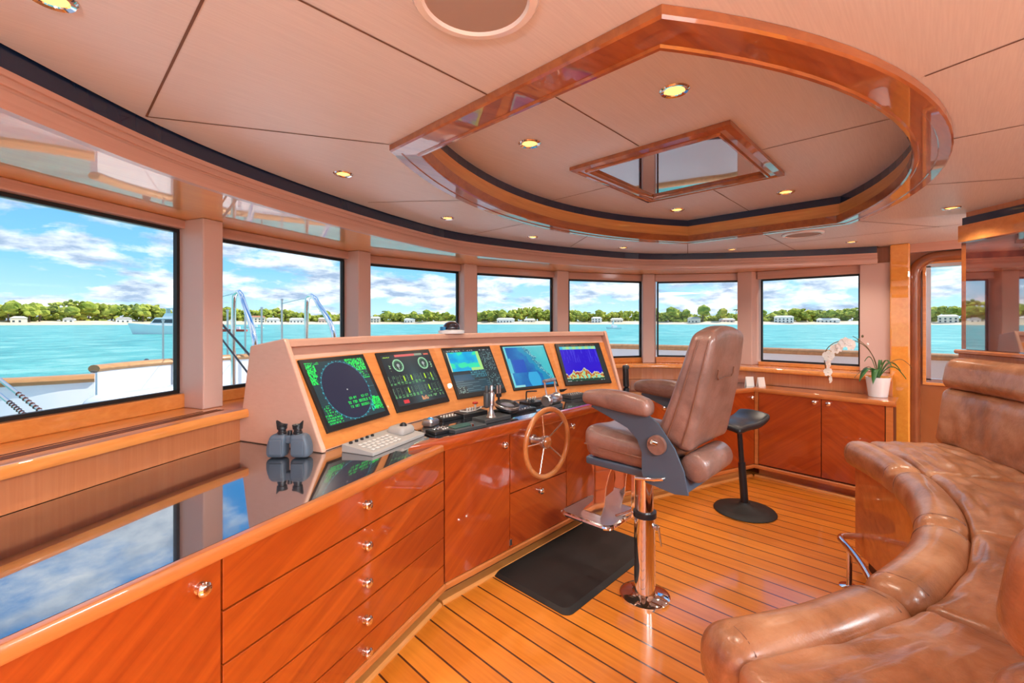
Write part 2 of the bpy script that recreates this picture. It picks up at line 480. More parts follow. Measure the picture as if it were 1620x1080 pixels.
RC = (2.433, 1.03); RX = 1.467; RY = .575; SAG = .49
def lens(n=28):
    pts = []
    Rr = (RX*RX+SAG*SAG)/(2*SAG); ha = math.asin(RX/Rr)
    for k in range(n+1):      # aft arc, port to starboard
        a = -ha+2*ha*k/n
        pts.append((RC[0]+Rr*sin(a), RC[1]-RY-SAG+Rr-Rr*cos(a)))
    for k in range(n+1):      # forward arc, starboard to port
        a = ha-2*ha*k/n
        pts.append((RC[0]+Rr*sin(a), RC[1]+RY+SAG-Rr+Rr*cos(a)))
    return pts
LN = lens()
inner_lp = offset(LN, .11, True)
room = FCs+[(5.53, .42), (5.53, -2.6), (-1.3, -2.6), (-1.3, -.6)]
bm = nb(); fill2d(bm, room, [offset(LN, .05, True)], ZC)
cl = tag(obj('ceiling', bm, M['ceiling']), kind='structure')
bm = nb(); fill2d(bm, offset(LN, .05, True), [], ZI)
ci = tag(obj('ceiling_recess', bm, M['ceiling']), kind='structure')
prof = [(-.006, ZC-.001), (-.006, ZC-.024), (0, ZC-.03), (.035, ZC-.03), (.038, ZC-.026), (.092, ZC-.026), (.097, ZC-.032), (.108, ZC-.032), (.114, ZC-.026), (.116, ZC+.02), (.116, ZC+.02), (.05, ZC+.02), (.05, ZC-.001)]
tag(obj('trim_12', sweep(nb(), LN, prof, closed=True), M['ring'], smooth=True, sharp=30), kind='structure')
prof = [(.112, ZC+.0), (.104, ZC+.001), (.104, ZC+.035), (.098, ZC+.04), (.098, ZC+.07), (.092, ZC+.075), (.092, ZC+.105), (.112, ZC+.105)]
prof = [(d-.02, z) for d, z in prof]
tag(obj('trim_13', sweep(nb(), LN, prof, closed=True), M['riser'], smooth=True, sharp=30), kind='structure')
tag(obj('trim_14', sweep(nb(), LN, rect(.055, .08, ZC+.02, ZI+.01), closed=True), M['gap']), kind='structure')
def seams(parent, lines, z, w=.0065):
    bm = nb()
    for (x0, y0), (x1, y1) in lines:
        a = Vector((x0, y0)); b = Vector((x1, y1)); t = (b-a).normalized(); n = Vector((-t.y, t.x))*w/2
        v = [bm.verts.new((*p, z)) for p in (a-n, b-n, b+n, a+n)]
        bm.faces.new(v)
    return obj('panel_joint', bm, M['seam'], parent)
seams(cl, [((.24, -2), (.24, 2.0)), ((.957, 1.605), (.24, 2.0)), ((-.9, 1.03), (.962, 1.03)), ((1.69, 2.03), (1.33, 2.47)),
           ((2.40, 2.09), (2.40, 2.76)), ((3.05, 2.03), (3.43, 2.52)), ((1.775, .03), (1.60, -.5)), ((2.456, -.03), (2.47, -.6)),
           ((3.18, .05), (3.52, -.6)), ((3.905, .46), (4.65, 0)), ((4.64, 1.9), (4.63, -.6)), ((3.905, 1.03), (5.4, 1.03)), ((3.905, 1.6), (4.64, 1.9))], ZC-.0012)
seams(ci, [((1.04, 1.08), (2.04, 1.08)), ((3.0, 1.08), (3.85, 1.08)), ((2.52, .02), (2.52, .65)), ((2.52, 1.52), (2.52, 2.05))], ZI-.0012, .006)
# roof above everything (keeps the sun off)
tag(obj('ceiling_roof', prism(nb(), offset(wl[1:], .45)+[(6.0, .3), (6.0, -2.7), (-1.6, -2.7), (-1.6, 1.9)], 2.6, 2.66), M['white']), kind='structure')
# floor
bm = nb(); prism(bm, [(-1.35, -2.7), (5.55, -2.7), (5.55, 1.4), (5.0, 2.5), (4.0, 3.1), (2.38, 3.5), (.5, 3.05), (-1.35, 2.2)], -.04, 0)
tag(obj('floor', bm, M['floor']), kind='structure')

# starboard wall with the door window
FW0, FW1 = .065, -.30
bm = nb()
box(bm, SW, SW+.08, -2.6, FW1, 0, 2.62); box(bm, SW, SW+.08, FW0, .30, 0, 2.62)
box(bm, SW, SW+.08, FW1, FW0, 0, 1.03); box(bm, SW, SW+.08, FW1, FW0, 2.06, 2.62)
tag(obj('wall_starboard', bm, wood('mid_brown_cherry_wall', (.30, .10, .03), (.38, .14, .045), (2, 2, 1), (0, 0, 0))), kind='structure')
w8 = empty('window_8', (SW, (FW0+FW1)/2, 1.03), -pi/2, kind='structure')
L = (FW0-FW1)/2
bm = nb()
for x0, x1, z0, z1 in ((-L-.02, L, -.02, .012), (-L-.02, L, 1.018, 1.05), (-L-.02, -L+.012, 0, 1.03), (L-.01, L, 0, 1.03)): box(bm, x0, x1, -.012, .05, z0, z1)
obj('window_frame', bm, M['steel'], w8)
bm = nb()
for x0, x1, z0, z1 in ((-L-.045, L, -.045, -.02), (-L-.045, L, 1.05, 1.075), (-L-.045, -L-.02, -.02, 1.05)): box(bm, x0, x1, -.02, .0, z0, z1)
obj('window_casing', bm, M['riser'], w8, bev=.004)
obj('window_pane', B(-L, L, .02, .026, 0, 1.03), M['glass'], w8)
# glossy wooden column beside the last window and the rounded door arch
tag(obj('trim_15', B(SW-.13, SW, .19, .33, 0, ZC), M['soffit'], bev=.012), kind='structure')
pts = [(.165, 0), (.165, 1.95)]
for k_ in range(9):
    a = pi/2*k_/8; pts.append((.165-.16*(1-cos(a)), 1.98+.16*sin(a)))
pts.append((-1.0, 2.14))
bm = nb()
tube(bm, [(SW-.02, f, z) for f, z in pts], .045, 12)
tag(obj('trim_16', bm, wood('dark_gloss_cherry_arch', (.20, .06, .022), (.30, .10, .035), (3, 3, 3)), smooth=True), kind='structure')
tag(obj('trim_17', B(SW-.05, SW, -.15, .19, 2.19, ZC), M['fascia']), kind='structure')

# bulkhead behind the settee with the mirror-gloss burl panel
def cb(X, Y): return ship(X, Y)
p = [cb(2.97, 2.93), cb(2.955, 1.1)]
A = Vector(p[0]); Bq = Vector(p[1]); t = (Bq-A).normalized(); n = Vector((-t.y, t.x))
if n.x < 0: n = -n
def bulk(z0, z1, d0, d1, e0=0, e1=0):
    a = A-t*e0; b = Bq+t*e1
    return prism(nb(), [tuple(a+n*d0), tuple(b+n*d0), tuple(b+n*d1), tuple(a+n*d1)], z0, z1)
wa = tag(obj('wall_aft', bulk(0, ZC, .006, .10, -.01), M['apron']), kind='structure')
o = obj('burl_panel', bulk(1.375, 2.075, -.004, .004), M['burl'], wa); o['label'] = 'mirror-glossy red burl veneer panel'
tag(obj('trim_18', bulk(2.075, 2.185, -.03, .0055, .01), M['podface'], bev=.004), kind='structure')
tag(obj('trim_19', bulk(2.186, 2.235, -.01, .0055, .0), M['gap']), kind='structure')
tag(obj('trim_20', bulk(1.375, 2.075, -.0045, .102, .012, -1.81), M['ring'], bev=.003), kind='structure')
# rest of the room aft and to port
bm = nb(); box(bm, -1.3, 3.0, -2.68, -2.6, 0, 1.0); box(bm, -1.3, 3.0, -2.68, -2.6, 2.1, 2.6)
box(bm, -1.3, -1.2, -2.68, -2.6, 1, 2.1); box(bm, 1.2, 1.4, -2.68, -2.6, 1, 2.1); box(bm, 2.9, SW, -2.68, -2.6, 0, 2.6)
tag(obj('wall_back', bm, M['apron']), kind='structure')
bm = nb(); box(bm, -1.38, -1.3, -2.6, 1.9, 0, 1.06); box(bm, -1.38, -1.3, -2.6, 1.9, 2.06, 2.6)
for f in (-2.6, -1.55, -.4, .75, 1.75): box(bm, -1.38, -1.3, f, f+.16, 1.06, 2.06)
box(bm, -1.3, -.785, 1.9, 2.18, 0, 2.6)
tag(obj('wall_port', bm, M['apron']), kind='structure')

# hatch in the raised ceiling
h = empty('ceiling_hatch', (2.52, 1.083, ZI-.001), label='square ceiling hatch with cherry frame and mirror-gloss dark panel inside the raised ceiling', cat='hatch')
hw, hh = .47, .43
pth = [(-hw, -hh), (hw, -hh), (hw, hh), (-hw, hh)]
obj('hatch_frame', sweep(nb(), pth, [(0, 0), (0, -.02), (.03, -.026), (.034, -.02), (.06, -.02), (.066, -.03), (.075, -.03), (.08, -.01), (.08, 0)], closed=True), M['ring'], h, smooth=True, sharp=30)
obj('hatch_panel', B(-hw+.075, hw-.075, -hh+.075, hh-.075, -.008, -.002), M['burl'], h, label='dark glossy panel')

# speakers and lights in the ceiling
def speaker(x, y, r, label):
    e = empty('ceiling_speaker', (x, y, ZC-.0005), label=label, cat='speaker', group=None)
    obj('speaker_ring', lathe(nb(), [(r*.8, 0), (r, 0), (r, -.004), (r*.96, -.012), (r*.84, -.014), (r*.8, -.006)], seg=48), M['lring'], e, smooth=True)
    obj('speaker_grille', lathe(nb(), [(r*.81, -.001), (r*.81, -.007), (r*.3, -.009)], seg=48), M['grille'], e, smooth=True)
speaker(-.0555+.708*.0+ship(-.08, .98)[0]+.0555, ship(-.08, .98)[1], .142, 'large round ceiling speaker with satin ring nearest the camera, beside the raised ceiling')
speaker(*ship(2.36, 3.615), .15, 'round ceiling speaker far off, over the starboard side cabinet')
def downlight(x, y, z, r, label, grp):
    e = empty('downlight', (x, y, z), label=label, cat='ceiling light', group=grp)
    obj('trim_ring', lathe(nb(), [(r*.66, 0), (r, 0), (r, -.003), (r*.9, -.008), (r*.7, -.006), (r*.62, .004)], seg=32), M['chrome'], e, smooth=True)
    obj('lamp_face', lathe(nb(), [(r*.64, -.0008), (r*.64, -.003), (r*.2, -.003)], seg=24), M['lamp'], e, smooth=True)
    l = bpy.data.lights.new('downlight_beam', 'SPOT'); l.energy = DL; l.color = (1, .85, .68); l.spot_size = R(120); l.spot_blend = .8; l.shadow_soft_size = .03
    lo = bpy.data.objects.new('downlight_beam', l); col.objects.link(lo); lo.location = (x, y, z-.02)
    return e
DL = 14
G1, G2 = 'downlights in the outer ceiling', 'downlights in the raised ceiling'
for px, py, lab in ((543, 274, 'small round downlight near the port windows, left of the raised ceiling'),
                    (708, 344, 'small downlight above the leftmost screens, second from the left'),
                    (843, 374, 'tiny downlight over the middle of the console'),
                    (986, 391, 'tiny downlight above the rightmost console screen'),
                    (1158, 394, 'tiny downlight close to the fascia above the helm chair'),
                    (1347, 382, 'tiny downlight above the side cabinet, right of the far ceiling speaker'),
                    (1505, 328, 'round downlight beside the bulkhead with the burl panel'),
                    (80, -12, 'round downlight at the upper left edge of the ceiling')):
    q = on(px, py, ZC) if py > 0 else on(80, -6, ZC)
    downlight(q.x, q.y, ZC-.0005, .046, lab, G1)
for px, py, lab in ((1067, 142, 'lit round downlight nearest in the raised ceiling, above the hatch'),
                    (838, 226, 'lit round downlight left of the hatch in the raised ceiling'),
                    (1071, 331, 'small downlight below the near corner of the hatch, toward the bow'),
                    (1243, 303, 'small downlight right of the hatch in the raised ceiling')):
    q = on(px, py, ZI)
    downlight(q.x, q.y, ZI-.0005, .055, lab, G2)
# ------------------------------------------------------------------ cabinets round the bridge
ZT = .90
def l2(e_loc, ang, p):        # world ground point -> local
    dx, dy = p[0]-e_loc[0], p[1]-e_loc[1]
    return (dx*cos(ang)+dy*sin(ang), -dx*sin(ang)+dy*cos(ang))
def knob(parent, x, z, y=-.018, r=.019):
    bm = nb(); lathe(bm, [(r*.9, 0), (r*.9, .003), (r*.45, .006), (r*.42, .014), (r, .019), (r*1.05, .025), (r*.8, .031), (r*.3, .033)], seg=20, mtx=Matrix.Rotation(pi/2, 4, 'X'))
    return obj('knob', bm, M['chrome'], parent, smooth=True, loc=(x, y, z))
def front(parent, name, x0, x1, z0, z1, mat, knobs=(), th=.018, gap=.003):
    # hinged or sliding front at y = -th .. 0 of the local frame
    o = obj(name, B(x0+gap, x1-gap, -th, 0, z0+gap, z1-gap), mat, parent, bev=.002)
    for kx, kz in knobs: knob(o, kx, kz, -th+.0005)
    return o
def cabinet(name, loc, ang, poly, label, cat, z1=.86, L=None, plinth='carcass'):
    e = empty(name, (*loc, 0), ang, label, cat)
    lp = [l2(loc, ang, p) for p in poly]
    obj('body', prism(nb(), lp, .115, z1-.0005), M['carcass'], e)
    if L:
        # plinth set back, with a rounded base moulding
        obj('plinth', B(L[0]+.02, L[1]-.02, .07, .10, .0005, .115), M[plinth], e)
        obj('base_moulding', sweep(nb(), [(L[0], 0), (L[1], 0)], [(-.018, .09), (-.026, .098), (-.026, .12), (-.018, .128), (.05, .128), (.05, .09)]), M['edge'], e, smooth=True)
        obj('floor_border', sweep(nb(), [(L[0], 0), (L[1], 0)], [(.0, .0005), (.0, .008), (.012, .02), (.069, .02), (.069, .0005)]), M['riser'], e)
    return e
P0 = (1.497, 1.961); SB = (3.263, 1.961); CN = (4.93, 1.352)
PE = (-.76, 1.145)
angp = atan2(P0[1]-PE[1], P0[0]-PE[0])
apl = [p for p in AP]
def ap_between(x0, x1): return [p for p in AP if x0 < p[0] < x1]
# port desk with drawers
poly = [P0, (-.778, 1.138), (-.778, 1.73)]+ap_between(-.79, 1.45)+[(1.497, 2.95)]
poly_in = poly
pd = cabinet('drawer_cabinet', P0, angp, poly, 'long port-side cherry cabinet with five drawers and doors under the black worktop', 'cabinet', L=(-2.42, -.005))
X1 = -1.218
for z0, z1, kz in ((.695, .858, .79), (.535, .695, .62), (.385, .535, .465), (.235, .385, .31), (.13, .235, .175)):
    front(pd, 'drawer', X1, -.012, z0, z1, M['door_h'], [((X1-.0)/2-.01, kz)])
front(pd, 'door', X1-.66, X1, .13, .858, M['door_a'], [(X1-.062, .80)])
front(pd, 'door', X1-1.19, X1-.66, .13, .858, M['door_b'], [(X1-1.13, .80)])
# worktops
def worktop(name, loc, ang, poly, label, cat, mat, edge_pts, z=ZT, edge=M['edge']):
    e = empty(name, (*loc, .86), ang, label, cat)
    lp = [l2(loc, ang, p) for p in poly]
    obj('slab', prism(nb(), lp, 0, z-.86-.0015), mat, e)
    ep = [l2(loc, ang, p) for p in edge_pts]
    obj('wood_edge', sweep(nb(), ep, [(-.026, -.004), (-.032, .004), (-.032, .028), (-.026, .038), (-.008, .041), (-.001, .038), (-.001, -.004)]), edge, e, smooth=True)
    return e
worktop('granite_worktop', P0, angp, poly, 'polished black granite worktop over the port drawer cabinet, mirroring the sky', 'worktop', M['granite'], [(-.778, 1.138), P0])
# helm console below the screens
CBx0, CBx1 = 1.497, 3.263
poly = [(CBx0, 1.961), (CBx1, 1.961), (CBx1, 3.06), (2.38, 3.2), (CBx0, 3.06)]
poly = [(CBx0, 1.961), (CBx1, 1.961)]+list(reversed([p for p in AP if CBx0 < p[0] < CBx1]))
hc = cabinet('helm_console', (CBx0, 1.961), 0, poly, 'cherry helm console cupboard carrying the wooden steering wheel', 'console', L=(0.005, CBx1-CBx0-.005))
front(hc, 'door', .0, .512, .13, .858, M['door_a'], [(.455, .795)])
front(hc, 'door', .512, 1.10, .13, .475, M['door_b'], [(.80, .42)])
front(hc, 'wheel_panel', .512, 1.10, .475, .858, M['door_b'])
front(hc, 'door', 1.10, CBx1-CBx0-.003, .13, .858, M['door_a'], [(1.155, .795)])
obj('door_catch', B(.505, .525, -.024, -.0185, .155, .19), M['steel'], hc)
ct = empty('console_worktop', (CBx0, 1.961, .86), label='black console top between the worktops with a raised cherry front rail', cat='worktop')
lp = [l2((CBx0, 1.961), 0, p) for p in poly]
lp = [(x+(.001 if x < .01 else (-.001 if x > 1.7 else 0)), y) for x, y in lp]
obj('slab', prism(nb(), lp, 0, .0385), M['granite'], ct)
pth = [(-.06, .035), (-.03, .0), (.0, -.01), (CBx1-CBx0, -.01), (CBx1-CBx0+.03, .0), (CBx1-CBx0+.06, .035)]
obj('front_rail', sweep(nb(), [tuple(p)[:2] for p in smooth_path([(x, y, 0) for x, y in pth], 4)], [(-.03, -.002), (-.036, .01), (-.036, .05), (-.028, .062), (-.002, .064), (.004, .056), (.004, .0395), (-.001, .0395), (-.001, -.002)]), M['door_h'], ct, smooth=True)

# steering wheel
W = empty('steering_wheel', (2.215, 1.961-.018, .782), label='varnished wooden ship steering wheel with five chrome spokes on the helm console', cat='steering wheel')
RW = .212
bm = nb(); tube(bm, [(RW*cos(2*pi*k/48), -.135, RW*sin(2*pi*k/48)) for k in range(48)], .0165, 12, closed=True)
obj('rim', bm, wood('varnished_wheel_rim', (.42, .13, .03), (.62, .24, .07), (6, 6, 6)), W, smooth=True)
for k in range(5):
    a = pi/2+.25-2*pi*k/5
    obj('spoke', cyl(nb(), (0.03*cos(a), -.115, .03*sin(a)), ((RW-.008)*cos(a), -.132, (RW-.008)*sin(a)), .0065, .0055, 10), M['chrome'], W, smooth=True)
obj('hub', lathe(nb(), [(.03, -.0005), (.032, .02), (.024, .03), (.024, .09), (.04, .1), (.042, .125), (.03, .13)], seg=28, mtx=Matrix.Rotation(pi/2, 4, 'X')), M['steel'], W, smooth=True)
obj('hub_cap', lathe(nb(), [(.034, .1302), (.036, .14), (.026, .15), (.008, .154)], seg=28, mtx=Matrix.Rotation(pi/2, 4, 'X')), M['ring'], W, smooth=True)

# starboard desk
angs = atan2(CN[1]-SB[1], CN[0]-SB[0]); Ls = sqrt((CN[0]-SB[0])**2+(CN[1]-SB[1])**2)
poly = [SB, CN]+list(reversed([p for p in AP if p[1] > 1.40 and p[0] > SB[0]]))
poly = [SB, CN, (5.16, 1.352)]+list(reversed([p for p in AP if p[1] > 1.36 and p[0] > SB[0]]))
sd = cabinet('desk_cabinet', SB, angs, poly, 'starboard cherry desk cabinet behind the helm chair and the stool', 'cabinet', L=(.005, Ls-.005), plinth='riser')
nd = 3; w_ = (Ls-.01)/nd
for k in range(nd):
    kx = [(k+1)*w_-.05, k*w_+.06, (k+1)*w_-.05][k]
    front(sd, 'door', .005+k*w_, .005+(k+1)*w_, .13, .858, M['door_a'] if k % 2 else M['door_b'], [(kx, .80)])
worktop('black_worktop', SB, angs, poly, 'dark glossy worktop over the starboard desk cabinet, behind the helm chair', 'worktop', M['granite'], [SB, CN])
# side cabinet
SC = (4.93, 1.350); SE = (4.845, .27); anga = atan2(SE[1]-SC[1], SE[0]-SC[0]); La = sqrt((SE[0]-SC[0])**2+(SE[1]-SC[1])**2)
poly = [SC, (5.17, 1.350), (5.135, .27), SE]
sc_ = cabinet('side_cabinet', SC, anga, poly, 'low cherry two-door side cabinet below the rightmost front window', 'cabinet', L=(.005, La-.005), plinth='edge')
front(sc_, 'door', .05, .58, .14, .858, M['door_a'], [(.53, .82)])
front(sc_, 'door', .58, 1.03, .14, .858, M['door_b'], [(.635, .82)])
front(sc_, 'end_panel', 1.03, La, .13, .858, M['edge']); front(sc_, 'end_panel', 0.012, .05, .13, .858, M['edge'])
polyw = [SC, (5.17, 1.350), (5.14, .255), (4.84, .255)]
worktop('cherry_worktop', SC, anga, polyw, 'glossy cherry worktop of the side cabinet, under the orchid', 'worktop', M['edge'], [SC, (4.84, .255)])

# ------------------------------------------------------------------ instrument pod with the five screens
TILT = R(30); SH = .427; SWD = .523
pan = [(-.968, 2.304, -.767, 2.78), (-.754, 2.808, -.448, 3.279), (-.424, 3.32, -.044, 3.69), (-.011, 3.731, .434, 4.049), (.471, 4.05, .959, 4.26)]
pan = [(ship(a, b), ship(c, d)) for a, b, c, d in pan]
# arc of face-bottom corners at z=.97
bot = []
mid = [pan[0][0]]
for i in range(4): mid.append(((pan[i][1][0]+pan[i+1][0][0])/2, (pan[i][1][1]+pan[i+1][0][1])/2))
mid.append(pan[4][1])
def ext(a, b, d):
    v = (Vector(a)-Vector(b)).normalized()*d; return (a[0]+v.x, a[1]+v.y)
mid[0] = ext(mid[0], mid[1], .045); mid[5] = ext(mid[5], mid[4], .045)
pod = empty('instrument_console', (2.38, 2.6, ZT), label='curved pale wood instrument console holding the row of five screens', cat='instrument console')
def lcl(p, z=0): return (p[0]-2.38, p[1]-2.6)
mp = [lcl(p) for p in mid]
z9 = .0005
t_ = math.tan(TILT)
fz0, fz1 = .04, .515            # face bottom / top above the counter
d_top = (fz1-.07)*t_
prof = [(-.0404, z9), (-.018, fz0), (d_top, fz1), (d_top-.004, fz1+.004), (d_top-.050, fz1+.006), (d_top-.052, fz1+.042), (d_top-.04, fz1+.047), (.47, fz1-.0), (.52, .16), (.585, .15), (.585, z9)]
prof_l = prof
obj('housing', sweep(nb(), mp, prof_l), M['pod'], pod, bev=.004)
# face veneer facets (orange) under and between the screens
bm = nb()
ns = normals2d(mp)
def ppt(i, d, z):
    p = mp[i]; n = ns[i]; return Vector((p[0]+n.x*d, p[1]+n.y*d, z))
e_ = .0025
for i in range(5):
    dv = lambda z: -.018+(z-.04)*(d_top-.004+.018)/(fz1+.004-.04)-e_
    q = [ppt(i, dv(.006), .006), ppt(i+1, dv(.006), .006), ppt(i+1, dv(.452), .452), ppt(i, dv(.452), .452)]
    f = bm.faces.new([bm.verts.new(x) for x in q])
obj('face_veneer', bm, M['podface'], pod)
# side frames
for i, sgn in ((0, -1), (5, 1)):
    j = 1 if i == 0 else 4
    tdir = (Vector(mp[i])-Vector(mp[j])).normalized()
    n = Vector((-tdir.y, tdir.x))*(1 if i == 5 else -1)
    base = Vector(mp[i])+tdir*.0008
    poly = [(-.060, z9), (-.056, .02), (-.034, .06), (d_top-.065, fz1+.03), (d_top-.05, fz1+.052), (.46, fz1+.008), (.525, .17), (.60, .16), (.60, z9)]
    bm = nb(); prism_m(bm, poly, 0, .028, lambda u, v, d: Vector((base.x+n.x*u+tdir.x*d, base.y+n.y*u+tdir.y*d, v)))
    obj('side_panel', bm, M['pod'], pod, bev=.007)

# screens ---------------------------------------------------------
def hsh(x, y, s=0):
    n = (int(x)*374761393+int(y)*668265263+s*974634777) & 0xffffffff
    n = ((n ^ (n >> 13))*1274126177) & 0xffffffff
    return ((n ^ (n >> 16)) & 0xffff)/65535
def mix3(a, b, t): return tuple(a[i]*(1-t)+b[i]*t for i in range(3))
def fbm(x, y, s=0): return noise.fractal(Vector((x, y, s)), 1, 2, 4)*.5+.5
GR = (.02, .75, .10)
def glyphs(u, v, cw, ch, s, fillp=.6):      # tiny unreadable characters in rows
    cx, cy = u/cw, v/ch
    if cy % 1 > .62: return False
    if cx % 1 > .78: return False
    if hsh(cx//1, cy//1, s) > fillp: return False
    return hsh(u/cw*3.0//1, v/ch*4.0//1, s+5) > .38
FONT = {'T': '111010010010010', 'X': '101101010101101', '-': '000000111000000', 'M': '101111111101101', 'R': '110101110101101', 'K': '101101110101101', 'S': '111100111001111', 'B': '110101110101110', 'Y': '101101010010010', 'F': '111100110100100', 'O': '111101101101111', '0': '111101101101111', '1': '010110010010111',
        '2': '111001111100111', '3': '111001111001111', 'N': '111101101101101', 'E': '111100110100111', 'A': '010101111101101', 'D': '110101101101110', 'P': '111101111100100', '4': '101101111001001', '6': '111100111101111', '7': '111001010010010', '9': '111101111001111', '5': '111100111001111', '8': '111101111101111', 'U': '101101101101111', 'I': '111010010010111', 'L': '100100100100111', 'G': '111100101101111', 'H': '101101111101101', 'C': '111100100100111', ':': '000010000010000', '.': '000000000000010', '/': '001001010100100'}
def text_at(u, v, u0, v0, h, s):            # v down
    cw = h*.8; i = int((u-u0)//cw)
    if i < 0 or i >= len(s) or v < v0 or v >= v0+h: return False
    g = FONT.get(s[i])
    if not g: return False
    cx = int(((u-u0)/cw-i)*4); cy = int((v-v0)/h*5)
    return cx < 3 and g[min(cy, 4)*3+cx] == '1'
def scr_radar(u, v):
    x, y = u*1.24, v
    c = (.025, .045, .065)
    dx, dy = x-.62, y-.51; d = sqrt(dx*dx+dy*dy)
    if d < .475:
        c = (.022, .026, .055)
        if d < .012: c = (.5, .5, .5)
        if text_at(x, y, .58, .64, .042, 'ST-BY   12:07'): c = GR
        if text_at(x, y, .53, .71, .042, 'TX FOR 000018 H'): c = GR
        if text_at(x, y, .54, .78, .042, 'TX ANT 000021 H'): c = GR
        return c
    if d < .50:
        a = atan2(dy, dx); k = (a/(2*pi)*36) % 1
        return (.05, .35, .42) if k < .25 or d < .48 else (.02, .07, .10)
    c = (.022, .05, .06)
    if x < .26 and y < .04: c = GR if glyphs(x, y, .022, .03, 1, .8) else c
    if x < .17 and .04 < y < .36: c = GR if hsh(x/.012//1, y/.022//1, 2) > .35 and x < .16-.25*(y-.04)+.06*hsh(0, y/.05//1, 3) else c
    if x > .82 and y < .20+.02: c = GR if hsh(x/.014//1, y/.02//1, 4) > .35 else c
    if x > 1.0 and .22 < y < .36: c = GR if glyphs(x, y, .03, .035, 6, .45) else c
    if x > 1.02 and abs(y-.36) < .006: c = GR
    if x > 1.0 and .52 < y < .525: c = (.1, .2, .2)
    if x > .97 and .70 < y < .95: c = (mix3(GR, (.02, .6, .5), .8) if x < 1.05 else GR) if hsh(x/.014//1, y/.018//1, 7) > .32 and (y < .86 or hsh(x/.2//1, y/.03//1, 3) > .3) else c
    if x < .3 and y > .70: c = GR if glyphs(x, y, .025, .04, 8, .5 if y < .86 else .95) else c
    return c
def scr_engine(u, v):
    x, y = u*1.24, v
    c = mix3((.018, .028, .035), (.05, .09, .10), max(0, 1-abs(x-.66)*3.2)*min(1, y*1.6))
    if .33 < x < 1.05 and .0 < y < .045: c = (.62, .10, .10) if x < .85 else (.25, .3, .22)
    if x > 1.1 and .01 < y < .05: c = (.6, .12, .08)
    if .03 < x < .20 and .02 < y < .055: c = (.45, .75, .08) if glyphs(x, y, .02, .035, 3, .95) else c
    for gx in (.34, 1.0):
        dx, dy = x-gx, y-.22; d = sqrt(dx*dx+dy*dy)
        if d < .13:
            c = (.03, .05, .05)
            if d > .105: c = (.30, .62, .36)
            elif d > .08: c = (.02, .05, .035) if int((atan2(dy, dx)+3.2)*5) % 2 else (.10, .25, .14)
            elif d < .035: c = (.35, .4, .38)
            elif abs(dx) < .008 and dy > 0: c = (.5, .6, .5)
    for gx in (.13, 1.2):
        if abs(x-gx) < .022 and .2 < y < .33 and glyphs(x, y, .025, .05, 9, .9): c = (.45, .8, .4)
    for r_, y0 in enumerate((.42, .66)):
        if y0 < y < y0+.19:
            k = int((x-.06)/.09); fx = ((x-.06)/.09) % 1
            if 0 <= k < 13:
                if .35 < fx < .45 and (y-y0) < .13: c = (.14, .24, .16)
                if fx > .5 and glyphs(x, y, .02, .02, 12, .35): c = (.12, .25, .12)
                hot = (k, r_) in ((3, 0), (5, 0), (9, 0), (11, 0), (3, 1), (9, 1))
                if hot and .35 < fx < .62 and .02 < y-y0 < .12: c = (.5, .85, .02)
                if y-y0 > .13 and .2 < fx < .8: c = (.10, .30, .12) if hsh(k, y*60//1, 4) > .4 else c
    if .15 < x < .28 and .9 < y < .97: c = (.65, .04, .05)
    if .62 < x < .78 and .88 < y < .96: c = (.6, .28, .14) if hsh(x*60//1, y*50//1, 5) > .4 else c
    if x > .78 and .88 < y < .95 and glyphs(x, y, .05, .08, 6, .9): c = (.15, .35, .15)
    return c
def scr_nav(u, v):
    c = (.012, .028, .036)
    if v < .05: return (.35, .4, .4) if glyphs(u, v, .02, .05, 2, .5) else (.02, .03, .04)
    if u < .70 and v < .50:
        x = u/.70; y = v/.5
        k = fbm(x*3, y*2, 1.7); w = fbm(x*2.2+5, y*2.2, 8.1)
        c = mix3((.0, .28, .62), (.0, .50, .68), min(1, max(0, k*1.6-.4)))
        if w > .53: c = mix3(c, (.03, .66, .36), min(1, (w-.53)*9))
        if x > .9+.12*(y-.5)**2-.1*(y > .7)*0: c = (.34, .66, .20)
        if y > .86 and x > .62: c = (.34, .66, .20)
        if u < .02: c = (.5, .6, .4)
        return c
    if u > .72: return (.16, .30, .32) if glyphs(u, v, .022, .032, 5, .4) else c
    if .50 < v < .68 and u > .38: return (.05, .26, .32) if glyphs(u, v, .028, .045, 7, .55) else (.012, .06, .09)
    if .58 < v < .72 and u < .42: return (.01, .07, .13)
    if v > .85 and u < .2: return (.3, .5, .45) if glyphs(u, v, .02, .03, 4, .4) else c
    if v > .72: return (.06, .14, .18) if (v*22) % 1 < .3 and hsh(v*22//1, u*6//1, 2) > .4 else (.012, .05, .075)
    return c
def scr_chart(u, v):
    e = (u-.42)*1.15-(v-.0)*.62+(fbm(u*6, v*6, 3)-.5)*.18
    k = fbm(u*4, v*4, 9)
    c = mix3((.0, .08, .34), (.0, .19, .46), k)
    if e > .10: c = mix3((.03, .40, .46), (.07, .47, .50), k)
    elif e > .0: c = (.0, .16, .28) if hsh(u*70//1, v*60//1, 2) > .4 else (.16, .45, .5)
    elif e > -.12: c = mix3(c, (.0, .32, .42), .5)
    if .12 < u < .4 and .34 < v < .66: c = (.0, .07, .42)
    if .3 < u < .75 and v > .66 and (u-.52)**2*3+(v-.84)**2 < .06: c = (.02, .32, .60)
    if u < .04 or v < .03: c = (.14, .55, .60)
    if u < .09 and .3 < v < .66: c = (.06, .42, .55)
    if v > .95 and .04 < u < .25: c = (.25, .6, .62)
    return c
